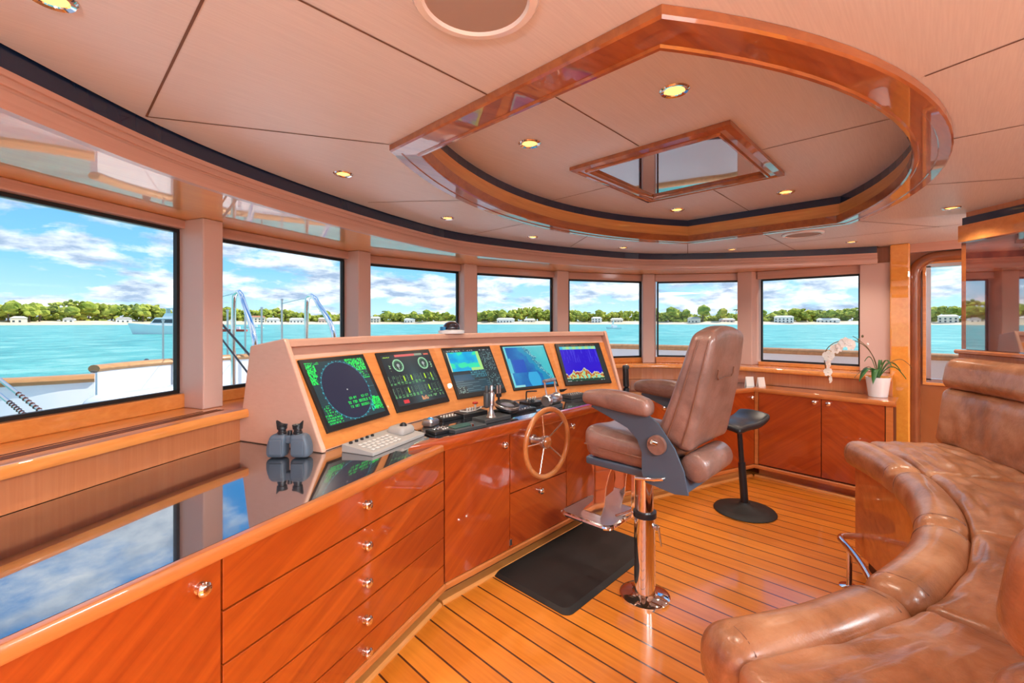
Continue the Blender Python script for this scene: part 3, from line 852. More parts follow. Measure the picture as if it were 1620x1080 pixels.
def scr_sounder(u, v):
    if u > .90: return (.01, .022, .024)
    if v < .05: return (.2, .1, .06) if glyphs(u, v, .03, .05, 2, .7) else (.02, .03, .03)
    if v < .125: return mix3((.05, .55, .6), (.45, .62, .10), .5+.5*sin(u*40)*.5+.0) if u > .08 else (.03, .4, .6)
    if v > .93: return (.3, .4, .4) if glyphs(u, v, .05, .07, 3, .35) else (.005, .05, .03)
    h = .76+.05*sin(u*9+1)+.035*sin(u*23)+.05*(fbm(u*14, 0, 2)-.5)*2
    if v < h-.012:
        c = (.012, .0, .50)
        if fbm(u*40, v*2, 5) > .66 and v < .5: c = (.05, .04, .62)
        return c
    if v < h+.012: return (.55, .5, .4)
    d = (v-h)/(.93-h); k = fbm(u*22, v*12, 6)+.25*d
    if k < .5: return (.30, .04, .02)
    if k < .62: return (.45, .16, .04)
    if k < .74: return (.55, .55, .12)
    return (.15, .55, .42)
mscr = bpy.data.materials.new('lit_screen_image'); mscr.use_nodes = True
nt = mscr.node_tree; b_ = nt.nodes['Principled BSDF']
at_ = nt.nodes.new('ShaderNodeVertexColor'); at_.layer_name = 'Image'
nt.links.new(at_.outputs[0], b_.inputs['Emission Color']); b_.inputs['Emission Strength'].default_value = .72
b_.inputs['Base Color'].default_value = (.004, .004, .005, 1); b_.inputs['Roughness'].default_value = .25
names = [('radar_screen', scr_radar, 'radar screen with dark round sweep area and green readouts', (.045, .055, .05, .065)),
         ('engine_screen', scr_engine, 'engine monitoring screen with two round green gauges and bar columns', (.05, .05, .055, .075)),
         ('navigation_screen', scr_nav, 'navigation screen with small cyan and yellow-green chart above dark tables', (.05, .03, .055, .08)),
         ('chart_screen', scr_chart, 'blue electronic sea chart screen', (.035, .035, .035, .05)),
         ('sounder_screen', scr_sounder, 'echo sounder screen, deep blue over red and yellow seabed', (.06, .035, .04, .075))]
NU, NV = 190, 150
for i, (nme, fn, lab, (ml, mr, mt, mb)) in enumerate(names):
    a = Vector(pan[i][0]); b = Vector(pan[i][1]); c_ = (a+b)/2; t = (b-a).normalized()
    n = Vector((-t.y, t.x))
    # local frame: x = t, y = up along the face, z = toward the helmsman
    up = Vector((n.x*sin(TILT), n.y*sin(TILT), cos(TILT))); ou = Vector((t.x, t.y, 0)).cross(up)
    org = Vector((c_.x-2.38, c_.y-2.6, .97-ZT))+up*SH/2+ou*.009
    mtx = Matrix(((t.x, up.x, ou.x, org.x), (t.y, up.y, ou.y, org.y), (0, up.z, ou.z, org.z), (0, 0, 0, 1)))
    w2, h2 = SWD/2-.012, SH/2
    bz = obj('screen_bezel', B(-w2, w2, -h2, h2, -.012, .010), M['black'], pod, bev=.002, label='black bezel of the '+lab.split(' with ')[0].split(',')[0])
    bz.matrix_local = mtx
    x0, x1, y0, y1 = -w2+ml*SWD, w2-mr*SWD, -h2+mb*SH*1.1, h2-mt*SH*1.1
    me = bpy.data.meshes.new(nme)
    vs_, fs, cs = [], [], []
    for jv in range(NV+1):
        for iu in range(NU+1): vs_.append((x0+(x1-x0)*iu/NU, y1-(y1-y0)*jv/NV, .0106))
    for jv in range(NV):
        for iu in range(NU):
            q = jv*(NU+1)+iu; fs.append((q, q+NU+1, q+NU+2, q+1)); cs.append(fn((iu+.5)/NU, (jv+.5)/NV))
    me.from_pydata(vs_, [], fs); me.materials.append(mscr)
    ca = me.color_attributes.new('Image', 'FLOAT_COLOR', 'CORNER')
    flat = []
    for c in cs: flat += [c[0], c[1], c[2], 1]*4
    ca.data.foreach_set('color', flat)
    so = bpy.data.objects.new(nme, me); col.objects.link(so); so.parent = bz; so['label'] = lab
# ------------------------------------------------------------------ things on the console and the worktops
def lay(px, py, z=ZT): p = on(px, py, z); return p
def th_at(name, px, py, z, rz, label, cat, group=None):
    p = on(px, py, z); return empty(name, (p.x, p.y, z), rz, label, cat, group)
# binoculars
RX90 = Matrix.Rotation(pi/2, 4, 'X')
bn = th_at('binoculars', 458, 723, ZT-.001, -R(46), 'blue-grey rubber-armoured binoculars standing upright on the granite worktop', 'binoculars')
for s_ in (-1, 1):
    bm = nb()
    rbox(bm, (.046, .036, .056), .022, 3, lambda p, s_=s_: Vector((p.x*(1-.18*max(0, p.z/.056))+s_*.058-s_*.012*max(0, p.z/.056), p.y*(1-.1*max(0, p.z/.056))+.004, p.z+.058)))
    br = obj('barrel', bm, M['binoc'], bn, smooth=True, sharp=60)
    cx = s_*.038
    obj('eyepiece', lathe(nb(), [(.021, .111), (.021, .122), (.018, .124), (.018, .134), (.0225, .137), (.0235, .150), (.014, .150)], (cx, .004, 0), 24), M['black'], br, smooth=True, sharp=30)
    # winged rubber eyecup
    bm = nb(); ring = []
    for k in range(24):
        a = 2*pi*k/24; hh_ = .152+.022*max(0, s_*cos(a))**2
        ring.append((bm.verts.new((cx+.0235*cos(a), .004+.0235*sin(a), .149)), bm.verts.new((cx+.025*cos(a)*1.05, .004+.025*sin(a), hh_+.004)), bm.verts.new((cx+.019*cos(a), .004+.019*sin(a), .150))))
    for k in range(24):
        a, b = ring[k], ring[(k+1) % 24]
        bm.faces.new((a[0], b[0], b[1], a[1])); bm.faces.new((a[1], b[1], b[2], a[2]))
    obj('eyecup', bm, M['black'], br, smooth=True)
    bm = nb(); rbox(bm, (.030, .004, .036), .004, 2, lambda p, s_=s_: Vector((p.x+s_*.052, p.y-.033, p.z+.055)))
    obj('grip_panel', bm, M['binoc'], br, smooth=True)
bm = nb(); rbox(bm, (.018, .022, .020), .008, 2, lambda p: Vector((p.x, p.y+.008, p.z+.088)))
obj('bridge', bm, M['binoc'], bn, smooth=True)
obj('focus_wheel', cyl(nb(), (0, .004, .108), (0, .004, .128), .011, None, 20), M['black'], bn, smooth=True)

# radar keyboard with trackball
a = on(590, 722, ZT); b = on(672, 689, ZT); rz = atan2(b.y-a.y, b.x-a.x)
kb = empty('radar_keyboard', (a.x, a.y, ZT-.001), rz, 'pale grey radar keyboard with trackball hump on the black worktop below the radar screen', 'keyboard')
KL = (b-a).length; KW = .20
bm = nb()
prism_m(bm, [(0, 0), (KW, 0), (KW, .040), (.0, .018)], 0, KL, lambda u, v, d: Vector((d, u, v)))
obj('case', bm, M['greypl'], kb, bev=.004)
kz = lambda y: .018+.022*y/KW
for r_ in range(4):
    for c in range(7):
        x = .035+c*.034+(.01 if r_ % 2 else 0); y = .03+r_*.030
        bm = nb(); rbox(bm, (.010, .008, .003), .0025, 1, seg=2); obj('key', bm, M['key'], kb, smooth=True, loc=(x, y, kz(y)+.003))
for c in range(5):
    bm = nb(); lathe(bm, [(.009, 0), (.009, .009), (.006, .011)], seg=16); obj('rotary_knob', bm, M['black'], kb, smooth=True, loc=(.035+c*.04, .172, kz(.172)))
bm = nb(); rbox(bm, (.062, .06, .030), .028, 3, lambda p: Vector((p.x, p.y, max(p.z, -.012)+.0*p.x)))
hp = obj('trackball_hump', bm, M['greypl'], kb, smooth=True, loc=(KL-.075, .11, kz(.11)+.008))
bm = nb(); ico(bm, (0, 0, 0), .021, 3); obj('trackball', bm, M['black'], hp, smooth=True, loc=(-.005, -.02, .028))

# blue-balled trackball mouse
mo = th_at('trackball_mouse', 681, 672, ZT, R(30), 'silver trackball mouse with a blue ball, right of the radar keyboard', 'mouse')
bm = nb(); rbox(bm, (.062, .042, .026), .024, 3, lambda p: Vector((p.x, p.y, max(0.0, p.z+.024*(1-.5*(p.x/.062+1)*.5))*1.0)))
obj('mouse_body', bm, M['steel'], mo, smooth=True)
bm = nb(); ico(bm, (0, 0, 0), .024, 3); obj('ball', bm, M['blue'], mo, smooth=True, loc=(-.030, -.012, .034))

def panel(px, py, w, d, h, rz, label, mat='black', cat='control panel', name='control_panel', bev=.004):
    e = th_at(name, px, py, ZT-.001, rz, label, cat)
    obj('panel_body', B(-w/2, w/2, -d/2, d/2, 0, h), M[mat], e, bev=bev)
    return e
def buttons(e, n, m, w, d, z, mat, r=.006, x0=0, y0=0):
    for i in range(n):
        for j in range(m):
            x = x0-w/2+w*(i+.5)/n; y = y0-d/2+d*(j+.5)/m
            bm = nb(); lathe(bm, [(r, 0), (r, .004), (r*.7, .006)], seg=10); obj('button', bm, M[mat], e, smooth=True, loc=(x, y, z))
e = panel(697, 683, .15, .10, .018, 0, 'small black keypad with white buttons next to the trackball mouse'); buttons(e, 3, 1, .05, .02, .018, 'key', .006, .02, -.02); buttons(e, 4, 2, .10, .04, .018, 'steel', .006, 0, .02)
e = panel(709, 663, .16, .09, .022, 0, 'black switch unit with two rows of pale keys behind the small keypad'); buttons(e, 5, 2, .12, .06, .022, 'key', .007)
e = panel(735, 678, .25, .13, .020, 0, 'low grey autopilot unit with a dark green pad, beside the front rail', 'darkgrey')
obj('green_pad', B(-.10, .05, -.03, .045, .0205, .024), M['green'], e, bev=.001)
bm = nb(); lathe(bm, [(.012, 0), (.012, .014), (.008, .017)], seg=16); obj('rotary_knob', bm, M['chrome'], e, smooth=True, loc=(.02, -.048, .0205))
e = panel(745, 657, .22, .11, .030, 0, 'black thruster control unit with white levers and a red cap')
bm = nb(); tube(bm, smooth_path([(-.10, 0, .045), (-.05, -.01, .036), (0, -.012, .034), (.06, -.008, .037), (.10, 0, .046)], 4), .004, 8); obj('white_bar', bm, M['key'], e, smooth=True)
for x in (-.045, -.02, .005, .03): obj('lever', B(x-.005, x+.005, -.018, -.006, .0305, .060), M['key'], e, bev=.001)
bm = nb(); rbox(bm, (.018, .014, .008), .006, 2); obj('red_cap', bm, M['red'], e, smooth=True, loc=(.045, .005, .082)); obj('cap_stem', cyl(nb(), (.045, .005, .0305), (.045, .005, .078), .007), M['key'], e, smooth=True)
e = panel(778, 664, .24, .13, .026, 0, 'dark grey base plate below the twin joystick handles', 'darkgrey')
e2 = th_at('throttle_lever', 777, 659, ZT+.026, 0, 'twin grey cylindrical throttle handles rising on a chrome cone in front of the navigation screen', 'throttle')
obj('cone', lathe(nb(), [(.034, 0), (.026, .01), (.014, .045), (.012, .08)], seg=24), M['steel'], e2, smooth=True)
for x in (-.022, .022):
    obj('handle', lathe(nb(), [(.012, .06), (.021, .068), (.021, .15), (.017, .158), (.011, .160), (.011, .20), (.008, .204)], (x, .02, 0), 20), M['darkgrey'] if x < 0 else M['steel'], e2, smooth=True)
e3 = th_at('microphone_stand', 789, 655, ZT, 0, 'black pronged microphone holder beside the throttle handles', 'holder')
obj('stand', lathe(nb(), [(.03, 0), (.03, .006), (.008, .012), (.008, .12), (.02, .125), (.02, .15)], seg=16), M['black'], e3, smooth=True)
for x in (-.014, .014): obj('prong', cyl(nb(), (x, 0, .148), (x, 0, .205), .006), M['steel'], e3, smooth=True)
e = panel(815, 650, .30, .16, .020, 0, 'wide black engine control plate with lit keys left of the steering wheel top'); buttons(e, 8, 1, .24, .02, .02, 'steel', .007, 0, -.055)
e = th_at('handset_cradle', 801, 651, ZT+.02, 0, 'round black dished cradle with a satin steel rim lying left of the steering wheel', 'cradle')
obj('dish', lathe(nb(), [(.075, 0), (.085, .01), (.085, .045), (.068, .048), (.045, .03), (.01, .026)], seg=36, mtx=Matrix.Rotation(R(12), 4, 'X')@Matrix.Translation((0, 0, .018))), M['black'], e, smooth=True)
obj('steel_rim', lathe(nb(), [(.086, .024), (.089, .026), (.089, .040), (.086, .042), (.0855, .033)], seg=36, mtx=Matrix.Rotation(R(12), 4, 'X')@Matrix.Translation((0, 0, .018))), M['steel'], e, smooth=True)
e = panel(842, 640, .18, .12, .03, 0, 'black switch box with white toggles beside the engine telegraph')
for k in range(4): obj('toggle', cyl(nb(), (-.05+k*.03, .01, .0305), (-.05+k*.03, .0, .06), .005), M['key'], e, smooth=True)
for x in (-.07, -.035): bm = nb(); lathe(bm, [(.012, 0), (.012, .02), (.009, .022)], seg=14); obj('rotary_knob', bm, M['darkgrey'], e, smooth=True, loc=(x, -.035, .0305))
e = th_at('grab_bar', 843, 634, ZT, 0, 'small black bent grab bar on the console behind the toggles', 'bar')
bm = nb(); tube(bm, smooth_path([(-.08, 0, 0), (-.08, 0, .075), (-.06, 0, .085), (.08, .03, .07)], 4), .006, 8); obj('bar', bm, M['black'], e, smooth=True)
# engine telegraph: cylinder with two chrome levers
e = th_at('engine_telegraph', 873, 645, ZT-.001, R(8), 'engine throttle with grey drum and two chrome levers, below the sea chart screen', 'throttle')
obj('pedestal', B(-.085, .085, -.05, .05, 0, .03), M['darkgrey'], e, bev=.005)
obj('drum', lathe(nb(), [(.035, -.095), (.043, -.088), (.045, -.06), (.041, -.055), (.041, .055), (.045, .06), (.045, .085), (.035, .092)], (0, 0, .065), 32, Matrix.Rotation(pi/2, 4, 'Y')), M['steel'], e, smooth=True)
for x in (-.073, .073): bm = nb(); tube(bm, smooth_path([(x, .0, .10), (x, .012, .15), (x, .02, .205)], 3), .0075, 10); obj('lever', bm, M['chrome'], e, smooth=True)
for x0, x1 in ((-.078, -.002), (.002, .078)): obj('grip', cyl(nb(), (x0, .022, .208), (x1, .022, .208), .014, None, 16), M['steel'], e, smooth=True)
e = panel(862, 655, .12, .07, .025, R(5), 'small steel push-button block in front of the engine throttle', 'darkgrey'); buttons(e, 4, 2, .09, .04, .025, 'key', .005)
e = panel(909, 628, .22, .12, .03, R(-4), 'flat dark console module right of the engine throttle', 'darkgrey'); buttons(e, 6, 2, .16, .06, .03, 'steel', .006)
e = panel(893, 622, .20, .10, .05, R(-10), 'black radio unit with three ridged dials under the echo sounder screen')
for x in (-.06, 0, .06): bm = nb(); lathe(bm, [(.021, 0), (.019, .022), (.014, .026)], seg=12); obj('dial', bm, M['black'], e, smooth=True, loc=(x, 0, .05))
e = panel(945, 622, .13, .10, .022, R(-12), 'small dark module at the starboard end of the console')
e = th_at('radio_handset', 990, 612, ZT-.001, R(-20), 'black radio handset standing at the right end of the instrument console', 'handset')
bm = nb(); rbox(bm, (.028, .024, .11), .018, 3, lambda p: Vector((p.x, p.y+.25*p.z*abs(p.z)*3, p.z+.11))); obj('handset_body', bm, M['black'], e, smooth=True)
bm = nb(); rbox(bm, (.032, .026, .022), .018, 2); obj('earpiece', bm, M['darkgrey'], e, smooth=True, loc=(0, .0, .20))
# compass dome on top of the instrument console
p = at(714, 526, 3.60)
e = empty('compass', (p.x, p.y, ZT+.5825), 0, 'black domed compass with pale base on top of the instrument console', 'compass')
obj('compass_base', lathe(nb(), [(.105, -.02), (.105, .003), (.09, .008), (.075, .01)], seg=32), M['white'], e, smooth=True)
obj('dome', lathe(nb(), [(.066, .0102), (.068, .022), (.064, .045), (.05, .062), (.028, .073), (.006, .077)], seg=32), M['glassdark'], e, smooth=True)
obj('housing', B(-.10, -.07, -.02, .02, .004, .034), M['blue'], e, bev=.004)

# mat
mt = empty('floor_mat', (2.405, 1.70, 0), 0, 'black anti-fatigue rubber mat on the teak floor under the steering wheel', 'mat')
def rr(x0, x1, y0, y1, r, n=6):
    out = []
    for cx, cy, a0 in ((x1-r, y0+r, -90), (x1-r, y1-r, 0), (x0+r, y1-r, 90), (x0+r, y0+r, 180)):
        for k in range(n+1):
            a = R(a0+90*k/n); out.append((cx+r*cos(a), cy+r*sin(a)))
    return out
bm = nb(); lo = rr(-.515, .515, -.295, .295, .05); md_ = [(x*.955, y*.90) for x, y in lo]
v0 = [bm.verts.new((x, y, .001)) for x, y in lo]; v1 = [bm.verts.new((x, y, .004)) for x, y in lo]; v2 = [bm.verts.new((x, y, .019)) for x, y in md_]
for a_, b_2 in ((v0, v1), (v1, v2)):
    for i in range(len(a_)): bm.faces.new((a_[i], a_[(i+1) % len(a_)], b_2[(i+1) % len(a_)], b_2[i]))
bm.faces.new(v2); bm.faces.new(v0)
mo_ = obj('floor_mat', bm, M['matblack'], smooth=True, sharp=8)
bpy.data.objects.remove(mt); mo_.location = (2.405, 1.70, 0); tag(mo_, 'black anti-fatigue rubber mat on the teak floor under the steering wheel', 'mat')

# ------------------------------------------------------------------ helm chair
ch = empty('helm_chair', (2.345, 1.205, 0), 0, 'brown leather helm chair on a chrome pedestal facing the steering wheel', 'chair')
L_ = M['chairleather']
obj('pedestal', lathe(nb(), [(.138, .0005), (.138, .012), (.125, .02), (.07, .028), (.062, .035), (.0585, .06), (.0585, .455)], seg=48), M['chrome'], ch, smooth=True, sharp=30)
obj('collar', lathe(nb(), [(.05, .45), (.064, .455), (.064, .485), (.05, .488)], seg=40), M['black'], ch, smooth=True)
obj('upper_column', lathe(nb(), [(.0485, .488), (.0485, .735)], seg=40), M['chrome'], ch, smooth=True)
bm = nb(); cyl(bm, (0, -.055, .41), (0, -.075, .41), .016, None, 12); cyl(bm, (.012, -.075, .412), (.03, -.085, .30), .007, .004, 10); obj('clamp_lever', bm, M['steel'], ch, smooth=True)
bm = nb(); lathe(bm, [(.012, 0), (.012, .03), (.028, .034), (.030, .05), (.02, .056)], (-.0, -.045, .70), 8, Matrix.Rotation(R(90), 4, 'X')); obj('height_knob', bm, M['slate'], ch, smooth=True, sharp=25)
# seat
def seatw(p):
    x, y, z = p; k = (y+.21)/.42
    z += .022*k*k*(1 if z > 0 else .2)
    z += .012*(1-(x/.27)**2)*(1 if z > 0 else 0)-.018*max(0, 1-(x/.17)**2)*(1 if z > 0 else 0)
    z += .004*noise.noise(Vector((x*14, y*14, 1)))
    x *= 1+.06*(z > 0)
    return Vector((x, y, z))
bm = nb(); rbox(bm, (.265, .225, .078), .055, (10, 10, 2), seatw); obj('seat', bm, L_, ch, smooth=True, loc=(0, .012, .875), sharp=180)
bm = nb(); rbox(bm, (.245, .21, .022), .012, 2); obj('seat_pan', bm, M['slate'], ch, smooth=True, loc=(0, .025, .778))
bm = nb(); tube(bm, [(-.277+.002, y, .868+.01*((y+.2)/.4)**2) for y in [-.19+.38*k/12+.03 for k in range(13)]], .004, 6); obj('piping', bm, M['piping'], ch, smooth=True)
# backrest
def backw(p):
    x, y, z = p; k = (z+.295)/.59                       # 0 bottom .. 1 top
    hw_ = .262*(1-k)+.222*k+.016*sin(pi*k)
    th = (.098*(1-k)+.058*k)
    yy = y/.09*th
    yc = -.258-.155*k+(-.012)*sin(pi*k)
    dz = -.06*(1-k)*(-(y/.09))*-.5
    zz = z+1.235-.045*(1-k)*(1 if y < 0 else 0)*(-y/.09)+.01*(1-k)
    if y > 0: yy -= .022*(1-(x/.27)**2)*sin(pi*min(1, k*1.1))
    if y < 0: yy += .01*(1-(x/.27)**2)
    zz += .03*max(0, k-.75)/.25*(1-(x/.24)**2)-.02*max(0, k-.8)/.2; yy += .003*noise.noise(Vector((x*12, z*12, 5)))
    return Vector((x/.268*hw_, yc+yy, zz))
bm = nb(); rbox(bm, (.268, .09, .29), .05, (8, 3, 14), backw); obj('backrest', bm, L_, ch, smooth=True, sharp=180)
for yv in (-.086, .02):
    pts = []
    for k in range(15):
        z = -.25+.5*k/14; w_p = backw(Vector((-.268, yv if yv > 0 else -.052, z))); w_p.x -= .003; pts.append(w_p)
    bm = nb(); tube(bm, pts, .0035, 6); obj('seam_piping', bm, M['piping'], ch, smooth=True)
bm = nb(); tube(bm, [backw(Vector((x, -.096, z))) for x, z in ((-.12, .10), (-.12, .07), (-.10, .055), (.10, .055), (.12, .07), (.12, .10))], .003, 6); obj('pocket_seam', bm, M['piping'], ch, smooth=True)
# lumbar roll under the backrest
bm = nb(); lathe(bm, [(.01, -.25), (.055, -.248), (.068, -.235), (.07, -.08), (.068, .085), (.055, .098), (.01, .10)], (0, -.375, .865), 28, Matrix.Rotation(pi/2, 4, 'Y')); obj('lumbar_roll', bm, L_, ch, smooth=True, sharp=50)
# arms
for s_ in (-1, 1):
    def armw(p, s_=s_):
        x, y, z = p; k = (y+.20)/.40
        return Vector((x+s_*.285, y+.012, z*(.90+.45*sin(pi*min(1, k*.95+.1)))+1.125+.045*k-.03*k*k*k))
    bm = nb(); rbox(bm, (.045, .20, .040), .034, (3, 8, 2), armw); ar = obj('armrest', bm, L_, ch, smooth=True, sharp=180)
    bm = nb()
    P_ = [(.19, 1.105), (.20, 1.09), (.10, 1.055), (-.02, 1.01), (-.075, .96), (-.10, .90), (-.10, .80), (-.12, .755), (-.27, .735), (-.335, .745), (-.315, .85), (-.27, .95), (-.185, 1.06), (-.13, 1.095), (0, 1.10)]
    prism_m(bm, [(u-.03, v) for u, v in (P_ if s_ < 0 else P_[:5]+[(-.10, .90), (-.24, .90), (-.30, .95)]+P_[12:])], 0, .010, lambda u, v, d, s_=s_: Vector((s_*(.277+d), u, v)))
    obj('arm_bracket', bm, M['slate'], ch, bev=.002)
    q = Vector((s_*.288, -.215, .955))
    obj('hinge_disc', cyl(nb(), q, q+Vector((s_*.018, 0, 0)), .048, .046, 32), L_, ch, smooth=True)
    obj('hinge_bolt', cyl(nb(), q+Vector((s_*.0185, 0, .01)), q+Vector((s_*.04, .012, .02)), .012, .010, 14), M['chrome'], ch, smooth=True)
bm = nb(); prism_m(bm, [(-.10, .80), (-.12, .755), (-.28, .735), (-.33, .745), (-.31, .82), (-.2, .83)], -.265, .06, lambda u, v, d: Vector((d, u-.02, v))); obj('rear_frame', bm, M['slate'], ch, bev=.003)
bm = nb(); tube(bm, [(-.292, -.25, .80), (-.305, -.25, .80), (-.312, -.21, .79), (-.314, -.11, .775)], .009, 10); obj('recline_lever', bm, M['chrome'], ch, smooth=True)
# footrest
fr_ = obj('footrest', B(-.17, .17, .13, .47, .385, .402), M['steel'], ch, bev=.006)
bm = nb(); pth_ = rr(-.17, .17, .13, .47, .05); tube(bm, [(x, y, .39) for x, y in pth_], .014, 8, closed=True); obj('footrest_rim', bm, M['chrome'], fr_, smooth=True)
for s_ in (-1, 1):
    bm = nb(); prism_m(bm, [(.12, .765), (.30, .765), (.27, .68), (.255, .58), (.27, .50), (.33, .44), (.38, .37), (.30, .35), (.22, .40), (.19, .50), (.18, .60), (.16, .68)], 0, .008, lambda u, v, d, s_=s_: Vector((s_*(.11+d), u, v))); obj('footrest_bracket', bm, M['chrome'], ch, bev=.002)
obj('footrest_rail', B(-.022, .022, .049, .075, .42, .765), M['chrome'], ch, bev=.004)
bm = nb(); tube(bm, smooth_path([(-.0, .06, .47), (0, .12, .43), (0, .18, .395)], 4), .014, 10); obj('footrest_strut', bm, M['chrome'], ch, smooth=True)

# ------------------------------------------------------------------ black stool
p = on(1178, 808, 0)
st = empty('standing_stool', (p.x, p.y, 0), R(-20), 'black saddle-seat leaning stool on a round base near the side cabinet', 'stool')
obj('base', lathe(nb(), [(.225, .0005), (.235, .006), (.228, .016), (.15, .03), (.07, .045), (.045, .06), (.038, .075)], seg=48), M['matblack'], st, smooth=True, sharp=50)
bm = nb(); cyl(bm, (0.0, 0, .07), (-.022, .01, .40), .030, .028, 20); obj('outer_post', bm, M['black'], st, smooth=True)
bm = nb(); cyl(bm, (-.022, .01, .40), (-.042, .018, .69), .020, .020, 20); obj('inner_post', bm, M['black'], st, smooth=True)
def stw(p):
    x, y, z = p
    return Vector((x-.04, y+.018, z+.735+.05*(x/.19)*abs(x/.19)*.9+.022*(x/.19)**2-.02*(y/.16)**2))
bm = nb(); rbox(bm, (.19, .145, .026), .024, (10, 8, 1), stw); obj('seat', bm, M['black'], st, smooth=True, sharp=180)
bm = nb(); lathe(bm, [(.02, .66), (.035, .67), (.09, .715), (.1, .725)], (-.042, .018, 0), 20); obj('seat_bracket', bm, M['black'], st, smooth=True)

# ------------------------------------------------------------------ curved settee
C0 = Vector((2.38, 2.13)); SET0 = Vector((2.38, .07-.35))
se = empty('curved_settee', (SET0.x, SET0.y, 0), 0, 'large curved tan leather settee with cherry base and chrome foot rail behind the helm chair', 'settee')
def arcp(a, r, z): return Vector((C0.x+r*sin(a)-SET0.x, C0.y-r*cos(a)-SET0.y, z))
AE = R(36.3)
segs = [(-AE, -R(19)), (-R(19), -R(.6)), (-R(.6), R(19.5)), (R(19.5), AE)]
def arc_cushion(name, a0, a1, r0, r1, z0, z1, rad, na=14, puff=0, wr=0, par=se, lean=0, mat=None, nz=3, seed=0, ny=6):
    rm, am = (r0+r1)/2, (a0+a1)/2; hx = (a1-a0)*rm/2-.002; hy = (r1-r0)/2; hz = (z1-z0)/2
    def w(p):
        x, y, z = p
        u = x/hx; v = y/hy; q = z/hz
        if puff and q > 0: z += puff*(1-u*u)*(1-v*v)
        if wr:
            nn = noise.noise(Vector((x*3+seed*7, y*22, z*6+seed)))+.5*noise.noise(Vector((x*9+seed*3, y*40, z*9)))
            z += wr*nn*(1-u**4)*(1 if q > 0 else .3)
            if hz > hy: y += wr*1.2*noise.noise(Vector((x*16+seed, z*4, 3)))*(1 if v < 0 else 0)
        r_ = rm+y
        if lean: r_ += lean*(z+hz)/(2*hz)
        return arcp(am+x/rm, r_, (z0+z1)/2+z)
    bm = nb(); rbox(bm, (hx, hy, hz), rad, (na, ny, nz), w)
    return obj(name, bm, mat or M['leather'], par, smooth=True, sharp=180)
for i, (a0, a1) in enumerate(segs):
    o = arc_cushion('front_roll', a0, a1, 2.055, 2.225, .625, .79, .07, 14, .012, .005, seed=i)
    # stitched seam along the roll ends
    for aa, r_s in ((a0+R(2.1), 1), (a1-R(2.1), 1)):
        pts = [arcp(aa, r, z) for r, z in [(2.125-.07*cos(R(q_)), .722+.07*sin(R(q_))) for q_ in (-20, 0, 25, 50, 75, 90)]+[(2.155, .7935), (2.18, .788), (2.205, .772)]]
        bm = nb(); tube(bm, smooth_path(pts, 3), .0022, 6); obj('stitched_seam', bm, M['piping'], o, smooth=True)
bk = [(-R(35.9), -R(19)), (-R(19), -R(.6)), (-R(.6), R(19.5)), (R(19.5), R(37.2))]
for i, (a0, a1) in enumerate(bk):
    arc_cushion('seat_cushion', a0-(R(.2) if i == 0 else 0), a1-(R(.9) if i == 3 else 0), 2.215, 2.72, .64, .785, .035, 40, .024, .022, seed=i+4, ny=30)
    arc_cushion('backrest_cushion', a0, a1, 2.62, 2.76, .775, 1.135, .05, 30, 0, .008, lean=.05, seed=i+9, nz=8)
    arc_cushion('headrest_roll', a0, a1, 2.655, 2.80, 1.13, 1.325, .06, 16, .0, .004, lean=.03, seed=i+13, nz=4)
bm = nb()
pth_ = [tuple(arcp(-R(34)+R(68)*k/40, 2.105, 0))[:2] for k in range(41)]
poly = pth_+[tuple(arcp(R(35)-R(70)*k/40, 2.80, 0))[:2] for k in range(41)]
prism(bm, poly, .10, .632); obj('base', bm, wood('cherry_settee_base', (.50, .13, .03), (.68, .22, .055), (1.2, 20, 20), (0, R(30), R(20))), se, smooth=True, sharp=30)
poly = [tuple(arcp(-R(33)+R(66)*k/40, 2.16, 0))[:2] for k in range(41)]+[tuple(arcp(R(34)-R(68)*k/40, 2.78, 0))[:2] for k in range(41)]
obj('plinth', prism(nb(), poly, .0005, .10), M['carcass'], se)
pts = [arcp(R(32), 2.10, .225), arcp(R(31.5), 2.0, .225), arcp(R(30.4), 1.962, .225), arcp(R(28.5), 1.955, .225)]
pts += [arcp(R(28.5)-R(57)*k/24, 1.955, .225) for k in range(1, 24)]
pts += [arcp(-R(28.5), 1.955, .225), arcp(-R(30.4), 1.962, .225), arcp(-R(31.5), 2.0, .225), arcp(-R(32), 2.10, .225)]
bm = nb(); tube(bm, smooth_path(pts, 4), .0185, 14); obj('foot_rail', bm, M['chrome'], se, smooth=True)
for a in (26.5, 9, -9, -26.5):
    bm = nb(); lathe(bm, [(.05, .0005), (.05, .006), (.018, .012), (.014, .02), (.014, .21)], arcp(R(a), 1.955, 0), 20); obj('rail_foot', bm, M['chrome'], se, smooth=True, sharp=40)
# low bulkhead behind the settee and its shelf
pth_ = [(C0.x+2.86*sin(R(a)), C0.y-2.86*cos(R(a))) for a in range(-37, 40, 2)]
tag(obj('trim_21', sweep(nb(), pth_, rect(-.06, .0, 0, 1.345)), M['apron']), kind='structure')
tag(obj('trim_22', sweep(nb(), pth_, [(-.10, 1.3455), (.02, 1.3455), (.028, 1.352), (.028, 1.366), (.02, 1.373), (-.10, 1.373)]), M['edge'], smooth=True), kind='structure')

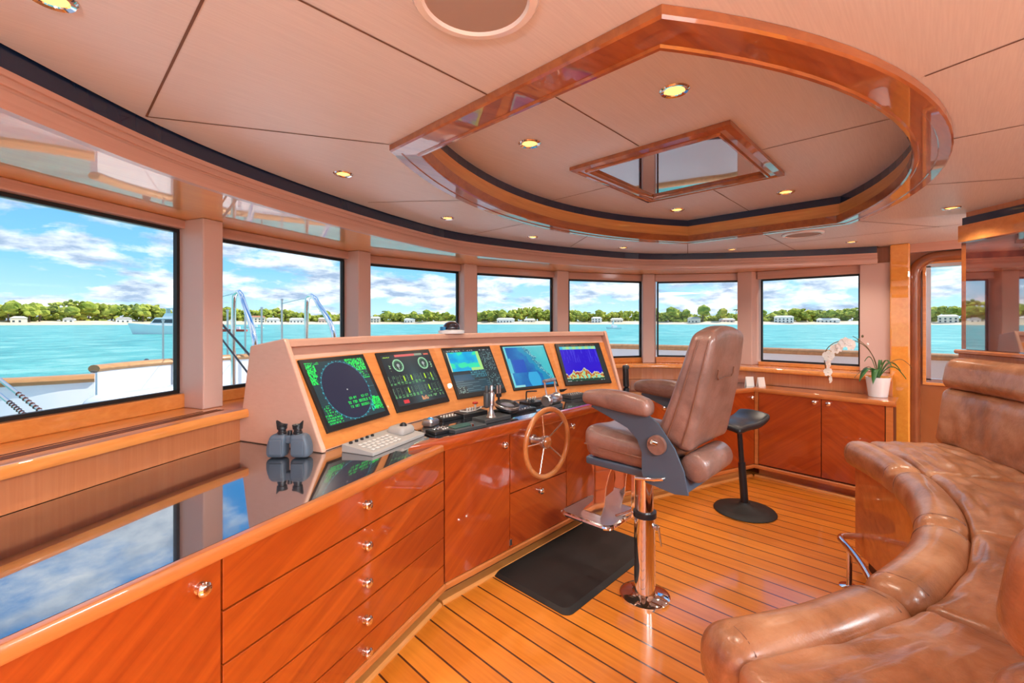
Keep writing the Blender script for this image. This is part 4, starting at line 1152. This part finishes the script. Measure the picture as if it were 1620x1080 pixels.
# ------------------------------------------------------------------ orchid and small things on the side cabinet
p = on(1389, 627, ZT)
po = empty('potted_orchid', (p.x, p.y, ZT-.001), 0, 'white orchid with arching stems in a white pot on the side cabinet', 'plant')
obj('pot', lathe(nb(), [(.064, 0), (.068, .003), (.088, .165), (.088, .172), (.080, .172), (.078, .15), (.02, .148)], seg=40), M['ceramic'], po, smooth=True, sharp=35)
def camvec(dx, dy, dz): return Vector((C1*dx+C2*dy, -C2*dx+C1*dy, dz))     # right, away, up of the view
def leafm(base, tip, w, droop=.03):
    bm = nb(); base, tip = Vector(base), Vector(tip); d = tip-base; side = d.cross(Vector((0, 0, 1))).normalized()
    rows = []
    for k in range(9):
        t = k/8; c = base+d*t+Vector((0, 0, .1*sin(pi*t)-droop*t*t)); ww = w*sin(pi*min(1, .12+t*.88))**.6*(1 if k < 8 else .1)
        rows.append([bm.verts.new(c-side*ww), bm.verts.new(c-Vector((0, 0, .006))), bm.verts.new(c+side*ww)])
    for a, b in zip(rows, rows[1:]):
        for i in range(2): bm.faces.new((a[i], a[i+1], b[i+1], b[i]))
    o = obj('leaf', bm, M['leaf'], po, smooth=True, sharp=180)
    md = o.modifiers.new('s', 'SOLIDIFY'); md.thickness = .003
    return o
for dx, dy, dz, w in ((-.19, -.03, .00, .030), (-.11, -.08, -.02, .026), (.20, .0, .09, .010), (.17, -.09, .03, .009), (.10, .08, .12, .010), (.04, -.10, .13, .012), (-.08, .05, .17, .012)):
    leafm((0, 0, .16), camvec(dx, dy, .17+dz), w)
def stem(pts, r=.0025):
    bm = nb(); tube(bm, smooth_path(pts, 5), r, 6); return obj('stem', bm, M['stalk'], po, smooth=True)
o0 = Vector((0, 0, .15))
fl = [camvec(-.10, 0, .36), camvec(-.17, 0, .46), camvec(-.27, -.0, .50)]
stem([o0, camvec(-.02, 0, .30), camvec(-.09, 0, .42), camvec(-.19, 0, .485), camvec(-.33, 0, .49), camvec(-.43, 0, .44), camvec(-.47, 0, .36), camvec(-.46, 0, .25), camvec(-.44, -.01, .16)], .0035)
stem([o0, camvec(-.01, .02, .30), camvec(-.06, .03, .42), camvec(-.15, .03, .50), camvec(-.20, .03, .53)])
stem([o0, camvec(.06, 0, .27), camvec(.17, -.02, .33), camvec(.24, -.03, .29), camvec(.27, -.03, .25)])
stem([o0, camvec(-.07, 0, .26), camvec(-.16, -.02, .23), camvec(-.24, -.04, .17)])
def flower(c, r, yaw, tilt=0):
    bm = nb(); c = Vector(c)
    mt_ = Matrix.Translation(c) @ Matrix.Rotation(-atan2(C2, C1)+yaw, 4, 'Z') @ Matrix.Rotation(tilt, 4, 'X')
    for k in range(5):
        a = pi/2+2*pi*k/5; wd = .62 if k in (1, 4) else .42
        ctr = bm.verts.new(mt_ @ Vector((0, 0, 0))); prev = None
        ring = []
        for j in range(9):
            b2 = -pi+2*pi*j/8; rx = r*(.52+.48*cos(b2)); rw = r*wd*sin(b2)
            ring.append(bm.verts.new(mt_ @ Vector((rx*cos(a)-rw*sin(a), -.15*r*sin(pi*rx/r), rx*sin(a)+rw*cos(a)))))
        for j in range(8): bm.faces.new((ctr, ring[j], ring[j+1]))
    ico(bm, mt_ @ Vector((0, -.006, -r*.08)), r*.16, 1)
    return obj('flower', bm, M['petal'], po, smooth=True)
for dx, dy, dz, r, yw in ((-.255, -.02, .455, .062, .2), (-.31, -.03, .475, .058, -.3), (-.355, -.02, .44, .062, .4), (-.40, -.03, .42, .055, 0), (-.45, -.02, .36, .055, -.5), (-.46, -.03, .29, .05, .5), (-.455, -.02, .22, .048, 0), (-.44, -.03, .155, .042, .6), (-.47, .01, .33, .04, 1.0)):
    flower(camvec(dx, dy, dz), r*.86, yw)
for dx, dy, dz in ((-.12, .02, .53), (-.16, .01, .50), (-.09, 0, .46)):
    bm = nb(); ico(bm, camvec(dx, dy, dz), .010, 1, (1, 1, 1.4)); obj('bud', bm, M['petal'] if dz < .5 else M['stalk'], po, smooth=True)
# chrome business-card box, note cards
p = on(1310, 612, ZT)
e = empty('chrome_box', (p.x, p.y, ZT-.001), anga, 'small chrome box lying on the cherry worktop in front of the orchid blossoms', 'box')
bm = nb(); rbox(bm, (.095, .045, .042), .012, 2); obj('box_body', bm, M['chrome'], e, smooth=True, loc=(0, 0, .042))
obj('box_band', B(-.07, .07, -.0475, -.0452, .035, .062), M['slate'], e)
for (px, py, lab, tlt) in ((1190, 610, 'white card standing on the desk behind the stool, left of its twin', 0), (1208, 611, 'white folded card standing at the corner of the side cabinet', .2)):
    p = on(px, py, ZT)
    e = empty('note_card', (p.x-.02, p.y+.02, ZT-.001), -atan2(C2, C1)+tlt, lab, 'card')
    bm = nb(); prism_m(bm, [(-.02, 0), (0, .095), (.02, 0), (.017, 0), (0, .085), (-.017, 0)], -.04, .04, lambda u, v, d: Vector((d, u, v))); obj('card_sheet', bm, M['paper'], e)
# ------------------------------------------------------------------ outside: decks, sea, shore
ZSEA = -1.5
ow = offset(wl[1:], .09)
out_deck = [(-2.6, 4.6), (-.9, 5.85), (.34, 5.9), (1.19, 7.28), (2.05, 7.4), (3.4, 7.2), (5.0, 6.0), (6.3, 4.0), (6.9, 2.2), (6.9, -3)]
dk = tag(obj('deck', prism(nb(), [(-2.6, 1.0)]+out_deck+[(5.70, -3), (5.70, .4), (5.65, 1.7), (5.05, 2.7), (3.9, 3.25), (2.8, 3.6), (1.6, 3.6), (.4, 3.2), (-.6, 2.7), (-1.4, 2.2)], -.1, .1), M['white']), kind='structure')
def bulwark(path, z0, z1, lab, capr=.075, smooth_=True):
    pth = [tuple(q)[:2] for q in smooth_path([(x, y, 0) for x, y in path], 6)] if smooth_ else path
    e = empty('bulwark', (pth[0][0], pth[0][1], z0), 0, lab, 'bulwark')
    lp = [(x-pth[0][0], y-pth[0][1]) for x, y in pth]
    obj('bulwark_wall', sweep(nb(), lp, rect(-.03, .05, 0, z1-z0-.02)), M['white'], e, smooth=True)
    pr = [(capr*cos(a)*1.1+.01, z1-z0+.045*sin(a)) for a in [2*pi*k/12 for k in range(12)]]
    obj('cap_rail', sweep(nb(), lp, pr), M['teak'], e, smooth=True)
    return e
a0 = on(-120, 605, 1.04)
pR = [at(-260, 625, 4.05), at(-60, 612, 4.1), at(60, 604, 4.3), at(150, 597, 4.55)]
bulwark([(p.x, p.y) for p in pR], .1, .985, 'white bulwark with thick teak cap rail crossing the leftmost window', .075)
pR = [at(150, 592, 5.0), at(200, 580, 5.4), at(283, 572, 6.0), at(392, 566, 6.8), at(560, 560, 7.6)]
bulwark([(p.x, p.y) for p in pR]+[(4.6, 6.4), (5.6, 5.2)], .1, 1.03, 'white bulwark with teak cap rail curving forward beyond the railing gap', .06)
bulwark([(5.7, 5.1), (6.3, 4.0), (6.75, 2.6), (6.9, 1.6), (6.9, -3)], .1, 1.16, 'starboard bulwark with teak cap rail beyond the right-hand windows', .06)
# white deck locker
p = at(232, 640, 4.35)
e = empty('deck_locker', (p.x, p.y, .1), R(30), 'rounded white locker on the foredeck seen low in the leftmost window', 'locker')
bm = nb(); rbox(bm, (.48, .22, .40), .14, 3); obj('locker_body', bm, M['white'], e, smooth=True, loc=(0, 0, .40))
# stair hand rails
def hoop(pts, lab):
    P = [at(*q) for q in pts]; base = P[0]
    e = empty('hand_rail', (base.x, base.y, .1), 0, lab, 'hand rail')
    bm = nb(); tube(bm, smooth_path([q-Vector((base.x, base.y, .1)) for q in P], 5), .028, 12); obj('rail_tube', bm, M['chrome'], e, smooth=True)
hoop([(369, 640, 5.3), (369, 560, 5.3), (370, 478, 5.3), (374, 464, 5.25), (380, 463, 5.1), (386, 480, 4.9), (403, 540, 4.6), (404, 640, 4.6)], 'bent steel hand rail nearest the window post in the second window')
hoop([(485, 600, 5.6), (485, 560, 5.6), (485, 485, 5.6), (489, 469, 5.55), (496, 469, 5.4), (503, 480, 5.2), (528, 528, 4.9), (529, 620, 4.9)], 'bent steel hand rail in the second window, right of its twin')
def post(px, ytop, Y, lab, r=.016, rake=0):
    a = at(px, ytop, Y); e = empty('rail_stanchion', (a.x, a.y, .1), 0, lab, 'stanchion', 'rail stanchions on the foredeck')
    bm = nb(); cyl(bm, (0, 0, 0), (rake, rake, a.z-.1), r, r*.9, 10); lathe(bm, [(.022, 0), (.022, .02), (.01, .025)], (rake, rake, a.z-.1), 10); obj('post', bm, M['steel'], e, smooth=True)
for px, yt, Y, lab in ((258, 508, 7.2, 'thin steel stanchion near the right edge of the leftmost window'), (275, 490, 5.9, 'steel stanchion against the frame of the leftmost window'),
                       (446, 475, 6.8, 'tall thin steel stanchion midway in the second window'), (414, 488, 7.2, 'steel stanchion right of the first bent hand rail'), (388, 497, 7.4, 'steel stanchion framed by the first bent hand rail'), (360, 492, 7.0, 'steel stanchion at the left edge of the second window')):
    post(px, yt, Y, lab)
def wire(p, q, r, lab, mat='steel', name='rail_wire', beads=0):
    a, b = at(*p), at(*q); e = empty(name, a, 0, lab, 'wire')
    obj('wire_strand', cyl(nb(), (0, 0, 0), b-a, r, None, 6), M[mat], e, smooth=True)
    for k in range(beads):
        c = (b-a)*(.55+.4*k/beads); bm = nb(); ico(bm, c, r*1.4, 1); obj('fitting', bm, M['carcass'], e, smooth=True)
wire((340, 500, 5.0), (420, 590, 4.5), .012, 'dark stay wire slanting down across the second window, upper of two', 'black', 'stay_wire')
wire((340, 522, 5.0), (400, 600, 4.5), .010, 'dark stay wire slanting down across the second window, lower of two', 'black', 'stay_wire')
wire((-20, 585, 3.4), (72, 656, 3.2), .013, 'pale stay wire with dark fittings low in the leftmost window, upper of two', 'steel', 'stay_wire', 7)
wire((-20, 608, 3.4), (45, 661, 3.2), .013, 'pale stay wire with dark fittings low in the leftmost window, lower of two', 'steel', 'stay_wire', 7)
wire((370, 464, 5.3), (340, 472, 6.2), .006, 'thin rail wire running left from the first bent hand rail')
wire((446, 480, 6.8), (489, 470, 5.55), .006, 'thin rail wire between the tall stanchion and the second hand rail')
p = at(232, 573, 6.3)
e = empty('deck_winch', (p.x, p.y, .1), 0, 'small grey covered deck fitting by the stanchion in the leftmost window', 'winch')
bm = nb(); rbox(bm, (.08, .08, .47), .07, 2, lambda q: Vector((q.x*(1-.5*(q.z > .3)), q.y, q.z+.47))); obj('winch_cover', bm, M['darkgrey'], e, smooth=True)

# sea
def mk_sea():
    m, nt, b = nm('turquoise_shallow_sea')
    v = texmap(nt, (1, 1, 1))
    n = noise_n(nt, v, .16, 9, .72, .6)
    c = ramp(nt, n, [(.36, (.012, .27, .27)), (.52, (.07, .43, .40)), (.66, (.30, .62, .54))])
    nt.links.new(c, b.inputs['Base Color']); setp(b, rough=.3, spec=.28)
    v2 = texmap(nt, (.9, .9, 1), (0, 0, R(-30))); n2 = noise_n(nt, v2, .9, 6, .7, .5)
    bump(nt, b, n2, .9, .35)
    return m
bm = nb()
v = [bm.verts.new((4500*cos(2*pi*k/64), 4500*sin(2*pi*k/64), ZSEA)) for k in range(64)]; bm.faces.new(v)
tag(obj('sea', bm, mk_sea()), kind='structure')
# shore: a long low arc of sand
va = atan2(C2, C1)     # azimuth of the view from +y toward +x
def az(px): return va+math.atan((px-CX)/F_PX)
def shore_pt(az_, d, z=0): return Vector((d*sin(az_), d*cos(az_), z))
def dist(az_):
    return 760+40*sin(az_*5)+25*sin(az_*13+1)
bm = nb(); rows = []
A0, A1 = az(-900), az(3200)
A0 = va-R(78); A1 = va+R(88)
NS = 160
for k in range(NS+1):
    a = A0+(A1-A0)*k/NS; d = dist(a)
    rows.append([bm.verts.new(shore_pt(a, d+dd, z)) for dd, z in ((-8, ZSEA-.5), (0, ZSEA+.3), (26, ZSEA+4.2+1.2*sin(a*31)), (60, ZSEA+5.8), (500, ZSEA+7))])
for a, b in zip(rows, rows[1:]):
    for i in range(4): bm.faces.new((a[i], b[i], b[i+1], a[i+1]))
m, nt, b = nm('pale_beach_sand'); n = noise_n(nt, texmap(nt, (.05, .05, .3)), 1, 4); nt.links.new(ramp(nt, n, [(.35, (.62, .50, .34)), (.65, (.78, .68, .50))]), b.inputs['Base Color']); setp(b, rough=.9)
tag(obj('beach', bm, m, smooth=True), kind='structure')
# coastal woods
def mk_fol(name, c1, c2, s=.12):
    m, nt, b = nm(name); n = noise_n(nt, texmap(nt, (1, 1, 1)), s, 4, .7); nt.links.new(ramp(nt, n, [(.35, c1), (.65, c2)]), b.inputs['Base Color']); setp(b, rough=.9, spec=.1)
    bump(nt, b, noise_n(nt, texmap(nt, (1, 1, 1)), .8, 3, .8), .8, 1.5); return m
FOL = mk_fol('yellow_green_foliage', (.15, .22, .03), (.60, .60, .11)); FOL2 = mk_fol('olive_foliage', (.08, .13, .03), (.24, .28, .06)); TRK = plain('grey_brown_trunk', (.14, .10, .07), .9)  # yellow-green for woods and broadleaf trees, olive for palms
rnd = random.Random(3)
bm = nb()
for k in range(7500):
    a = A0+(A1-A0)*rnd.random(); d0 = dist(a); d = d0+38+rnd.random()**1.5*70
    top = 15+4*sin(a*9)+3*sin(a*23+1)+2.5*sin(a*61)+3*rnd.random()+(6 if a < az(250) else 0)
    s = 1.5+2.6*rnd.random()
    ico(bm, shore_pt(a, d, ZSEA+4.6+(d-d0-38)*.03+max(0, top-s)*rnd.random()**.8), s, 1, (1.3, 1.3, 1.0), .5)
tag(obj('coastal_woods', bm, FOL, smooth=True), 'dense green scrub and woodland along the whole far shore', 'woods', kind='stuff')
# single trees, in two shapes
def tree_proto(kind):
    e = empty('shore_tree', (0, 0, 0), 0, 'x', 'tree')
    bm = nb()
    if kind == 0:
        for k in range(9): ico(bm, (rnd.uniform(-3.4, 3.4), rnd.uniform(-3.4, 3.4), 8+rnd.uniform(-1.5, 3.4)), rnd.uniform(2, 3.4), 1, (1.2, 1.2, .9), .4)
        obj('crown', bm, FOL, e, smooth=True); obj('trunk', cyl(nb(), (0, 0, 0), (.4, 0, 7.5), .5, .35, 8), TRK, e)
    else:
        for k in range(11):
            a = 2*pi*k/11; top = Vector((0.8, 0, 11.5)); P = [top+Vector((cos(a)*r_, sin(a)*r_, z_)) for r_, z_ in ((0, 0), (1.3, .8), (2.7, .5), (3.7, -.9))]
            for q0, q1, w0, w1 in ((P[0], P[1], .25, .8), (P[1], P[2], .8, .7), (P[2], P[3], .7, .1)):
                sd_ = Vector((-sin(a), cos(a), 0)); bm.faces.new([bm.verts.new(x) for x in (q0-sd_*w0, q1-sd_*w1, q1+sd_*w1, q0+sd_*w0)])
        obj('crown', bm, FOL2, e); obj('trunk', cyl(nb(), (0, 0, 0), (.8, 0, 11.5), .3, .2, 8), TRK, e)
    return e
for kind, cnt, lab, grp in ((0, 60, 'round-crowned green tree standing out of the woods on the far shore', 'broadleaf trees on the far shore'), (1, 60, 'slim palm rising above the woods on the far shore', 'palms on the far shore')):
    pr_ = tree_proto(kind)
    for k in range(cnt):
        o = pr_ if k == 0 else copy_tree(pr_)
        px = -60+1750*(k+rnd.random())/cnt; a = az(px); d = dist(a)+ (26 if kind == 0 else 45)+rnd.random()*25
        q = shore_pt(a, d); sc = rnd.uniform(1.1, 1.75)*(1.25 if kind == 0 and (px < 240 or abs(px-1070) < 60) else .95)
        o.location = (q.x, q.y, ZSEA+(3.2 if kind == 0 else 4.4)); o.scale = (sc,)*3; o.rotation_euler.z = rnd.random()*6
        tag(o, lab, 'tree', grp)
# houses
WALLS = [plain('house_cream', (.78, .70, .58), .8), plain('house_white', (.85, .83, .80), .8), plain('house_pink', (.74, .52, .44), .8)]
ROOFS = [plain('roof_grey', (.40, .37, .36), .8), plain('roof_white', (.75, .73, .70), .8), plain('roof_terracotta', (.46, .20, .12), .8)]
WND = plain('house_window_dark', (.05, .07, .09), .3)
HS = [(30, 16, 6, 0, 1, 'cream beach house among trees at the far left of the leftmost window'), (108, 12, 5, 1, 0, 'white house in the woods in the middle of the leftmost window'), (196, 20, 6, 1, 0, 'grey-roofed white house behind the yacht'),
      (405, 30, 9, 0, 2, 'large cream and terracotta villa between the bent hand rails'), (432, 22, 6, 1, 1, 'long white house right of the large villa'), (470, 26, 6, 1, 1, 'long low white house left of the second hand rail'), (514, 24, 7, 2, 1, 'pinkish villa at the right side of the second window'),
      (594, 20, 9, 0, 1, 'pale house at the left edge of the third window'), (648, 22, 6, 1, 1, 'white villa among trees in the middle of the third window'), (800, 34, 6, 1, 1, 'long white house in the window above the sea chart screen'), (838, 22, 5, 0, 1, 'small cream house right of the long white house'),
      (944, 20, 8, 1, 1, 'white two-storey villa in the window above the echo sounder'), (976, 24, 6, 0, 1, 'cream bungalow right of the two-storey villa'), (1098, 22, 7, 0, 0, 'cream house right of the tall trees above the helm chair'), (1150, 26, 5, 2, 1, 'pinkish bungalow left of the helm chair top window post'),
      (1240, 30, 9, 1, 1, 'bright white mansion in the rightmost front window'), (1310, 34, 5, 1, 1, 'long low white building right of the mansion'), (1500, 24, 9, 0, 1, 'cream house on the shore seen through the door window')]
for px, w, h, wi, ri, lab in HS:
    a = az(px); d = dist(a)+24; q = shore_pt(a, d); w *= .85
    e = empty('shore_house', (q.x, q.y, ZSEA+2.4), -a, lab, 'house', 'houses on the far shore')
    obj('house_wall', B(-w/2, w/2, -4, 4, 0, h), M_ if False else WALLS[wi], e)
    bm = nb(); rz_ = h+2.2
    v = [bm.verts.new(x) for x in ((-w/2-.8, -4.8, h), (w/2+.8, -4.8, h), (w/2+.8, 4.8, h), (-w/2-.8, 4.8, h), (-w/2+3, 0, rz_), (w/2-3, 0, rz_))]
    for f in ((0, 1, 5, 4), (1, 2, 5), (2, 3, 4, 5), (3, 0, 4), (0, 3, 2, 1)): bm.faces.new([v[i] for i in f])
    obj('roof', bm, ROOFS[ri], e)
    for k in range(int(w//5)):
        for lv in range(1 if h < 8 else 2):
            x = -w/2+2.5+k*5; obj('window', B(x-1, x+1, -4.06, -4.0, 1.0+lv*3.6, 3.2+lv*3.6), WND, e)
# motor yacht and boats
def hull(bm, L, W_, H, z0=0):
    secs = []
    for k in range(13):
        t = k/12; x = -L/2+L*t; w = W_/2*(1-max(0, (t-.45)/.55)**2.2); dk_ = H*(1+.35*t*t); 
        secs.append([bm.verts.new((x+(.10*L*(t**3) if z else 0), y, zz)) for y, zz, z in ((-w*.75, z0-.3, 0), (-w, z0+dk_, 1), (w, z0+dk_, 1), (w*.75, z0-.3, 0))])
    for a, b in zip(secs, secs[1:]):
        for i in range(4): bm.faces.new((a[i], b[i], b[(i+1) % 4], a[(i+1) % 4]))
    bm.faces.new(secs[0]); bm.faces.new(secs[-1])
p = at(258, 525, 118); p.z = ZSEA
ya = empty('motor_yacht', p, R(150)-0, 'white motor yacht anchored near the shore at the right of the leftmost window', 'yacht'); ya.scale = (.82, 1.1, 1.45)
bm = nb(); hull(bm, 16, 4.2, 1.5); obj('hull', bm, M['white'], ya, smooth=True, sharp=30)
bm = nb(); prism_m(bm, [(-5.5, 1.5), (3.2, 1.6), (1.4, 3.0), (-5.2, 3.0)], -1.5, 1.5, lambda u, v, d: Vector((u, d, v))); obj('cabin', bm, M['white'], ya, bev=.1)
bm = nb(); prism_m(bm, [(-5.0, 2.0), (2.2, 2.05), (1.5, 2.7), (-5.0, 2.7)], -1.53, 1.53, lambda u, v, d: Vector((u, d, v))); obj('cabin_windows', bm, WND, ya)
bm = nb(); prism_m(bm, [(-4.6, 3.01), (-.4, 3.01), (-1.2, 3.8), (-4.4, 3.8)], -1.2, 1.2, lambda u, v, d: Vector((u, d, v))); obj('flybridge', bm, M['white'], ya)
obj('hardtop', B(-4.8, -1.0, -1.4, 1.4, 4.6, 4.75), M['white'], ya)
for x in (-4.4, -1.4): obj('hardtop_post', B(x-.08, x+.08, -1.1, 1.1, 3.8, 4.6), M['white'], ya)
for px, py, Y, L, lab, mat in ((372, 527, 150, 7, 'small red and white boat moored beyond the first bent hand rail', 'red'), (971, 519, 210, 7, 'small white sailing dinghy on the water above the instrument console', 'white'), (402, 519, 240, 9, 'white motor boat far off between the hand rails', 'white')):
    p = at(px, py, Y); p.z = ZSEA
    e = empty('small_boat', p, R(150), lab, 'boat')
    bm = nb(); hull(bm, L, 2, .7); obj('hull', bm, M[mat], e, smooth=True, sharp=30)
    obj('cabin', B(-1.5, .8, -.6, .6, .7, 1.7), M['white'], e, bev=.1)
    if 'sail' in lab:
        bm = nb(); prism_m(bm, [(0, .8), (1.6, .9), (0, 5)], -.03, .03, lambda u, v, d: Vector((u, d, v))); obj('sail', bm, M['paper'], e); obj('mast', cyl(nb(), (0, 0, .6), (0, 0, 5.2), .05, None, 6), M['steel'], e)

# ------------------------------------------------------------------ sky and light
w = bpy.data.worlds.new('sky'); scn.world = w; w.use_nodes = True; nt = w.node_tree; nt.nodes.clear()
out = nt.nodes.new('ShaderNodeOutputWorld'); bg = nt.nodes.new('ShaderNodeBackground'); nt.links.new(bg.outputs[0], out.inputs[0])
tc = nt.nodes.new('ShaderNodeTexCoord'); sep = nt.nodes.new('ShaderNodeSeparateXYZ'); nt.links.new(tc.outputs['Generated'], sep.inputs[0])
sky = ramp(nt, sep.outputs[2], [(.0, (.50, .72, .84)), (.10, (.22, .52, .80)), (.30, (.045, .29, .70)), (1, (.01, .15, .55))])
def mw(op, a, b_=None):
    n = nt.nodes.new('ShaderNodeMath'); n.operation = op
    for i, q in enumerate((a, b_)):
        if q is None: continue
        if isinstance(q, (int, float)): n.inputs[i].default_value = q
        else: nt.links.new(q, n.inputs[i])
    return n.outputs[0]
den = mw('ADD', mw('MAXIMUM', sep.outputs[2], 0), .24)
cb_ = nt.nodes.new('ShaderNodeCombineXYZ'); nt.links.new(mw('DIVIDE', sep.outputs[0], den), cb_.inputs[0]); nt.links.new(mw('DIVIDE', sep.outputs[1], den), cb_.inputs[1])
n1 = noise_n(nt, cb_.outputs[0], 1.7, 10, .60, .15)
mask = ramp(nt, n1, [(.45, (0, 0, 0)), (.53, (1, 1, 1))])
n2 = noise_n(nt, cb_.outputs[0], 4.2, 7, .6)
cc = ramp(nt, n2, [(.38, (.30, .40, .56)), (.52, (.66, .73, .83)), (.64, (.97, .98, 1.0))])
mx = nt.nodes.new('ShaderNodeMix'); mx.data_type = 'RGBA'; nt.links.new(mask, mx.inputs['Factor']); nt.links.new(sky, mx.inputs['A']); nt.links.new(cc, mx.inputs['B'])
nt.links.new(mx.outputs['Result'], bg.inputs['Color']); bg.inputs['Strength'].default_value = .92
def light(kind, name, loc, energy, color=(1, 1, 1), rot=None, size=None, sy=None, angle=None):
    l = bpy.data.lights.new(name, kind); l.energy = energy; l.color = color
    if kind == 'AREA': l.shape = 'RECTANGLE'; l.size = size; l.size_y = sy or size
    if kind == 'POINT': l.shadow_soft_size = size or .1
    if kind == 'SUN': l.angle = angle or R(.6)
    o = bpy.data.objects.new(name, l); col.objects.link(o); o.location = loc
    if rot: o.rotation_euler = rot
    return o
d = Vector((.62, -.45, .95))   # toward the sun
s = light('SUN', 'sun', (0, 0, 50), 3.2, (1, .95, .86)); s.rotation_euler = d.to_track_quat('Z', 'Y').to_euler()
# fill lights added out of view under the aft ceiling, brightening the room
for x, y, e_ in ((.8, -1.5, 95), (3.0, -1.8, 80), (-.5, -1.9, 60)):
    o = light('AREA', 'added_room_fill', (x, y, ZC-.03), e_, (.78, .93, 1), (0, 0, 0), .9, .9)
# upward fill lights, also added out of view, to brighten the ceiling
for x, y, sx, sy, e_ in ((-1.0, -.9, .25, 1.8, 62), (1.0, -2.3, 1.8, .25, 50), (4.6, -1.6, .25, 1.4, 14)):
    o = light('AREA', 'added_ceiling_fill', (x, y, 1.72), e_, (.86, .95, 1), (pi, 0, 0), sx, sy)
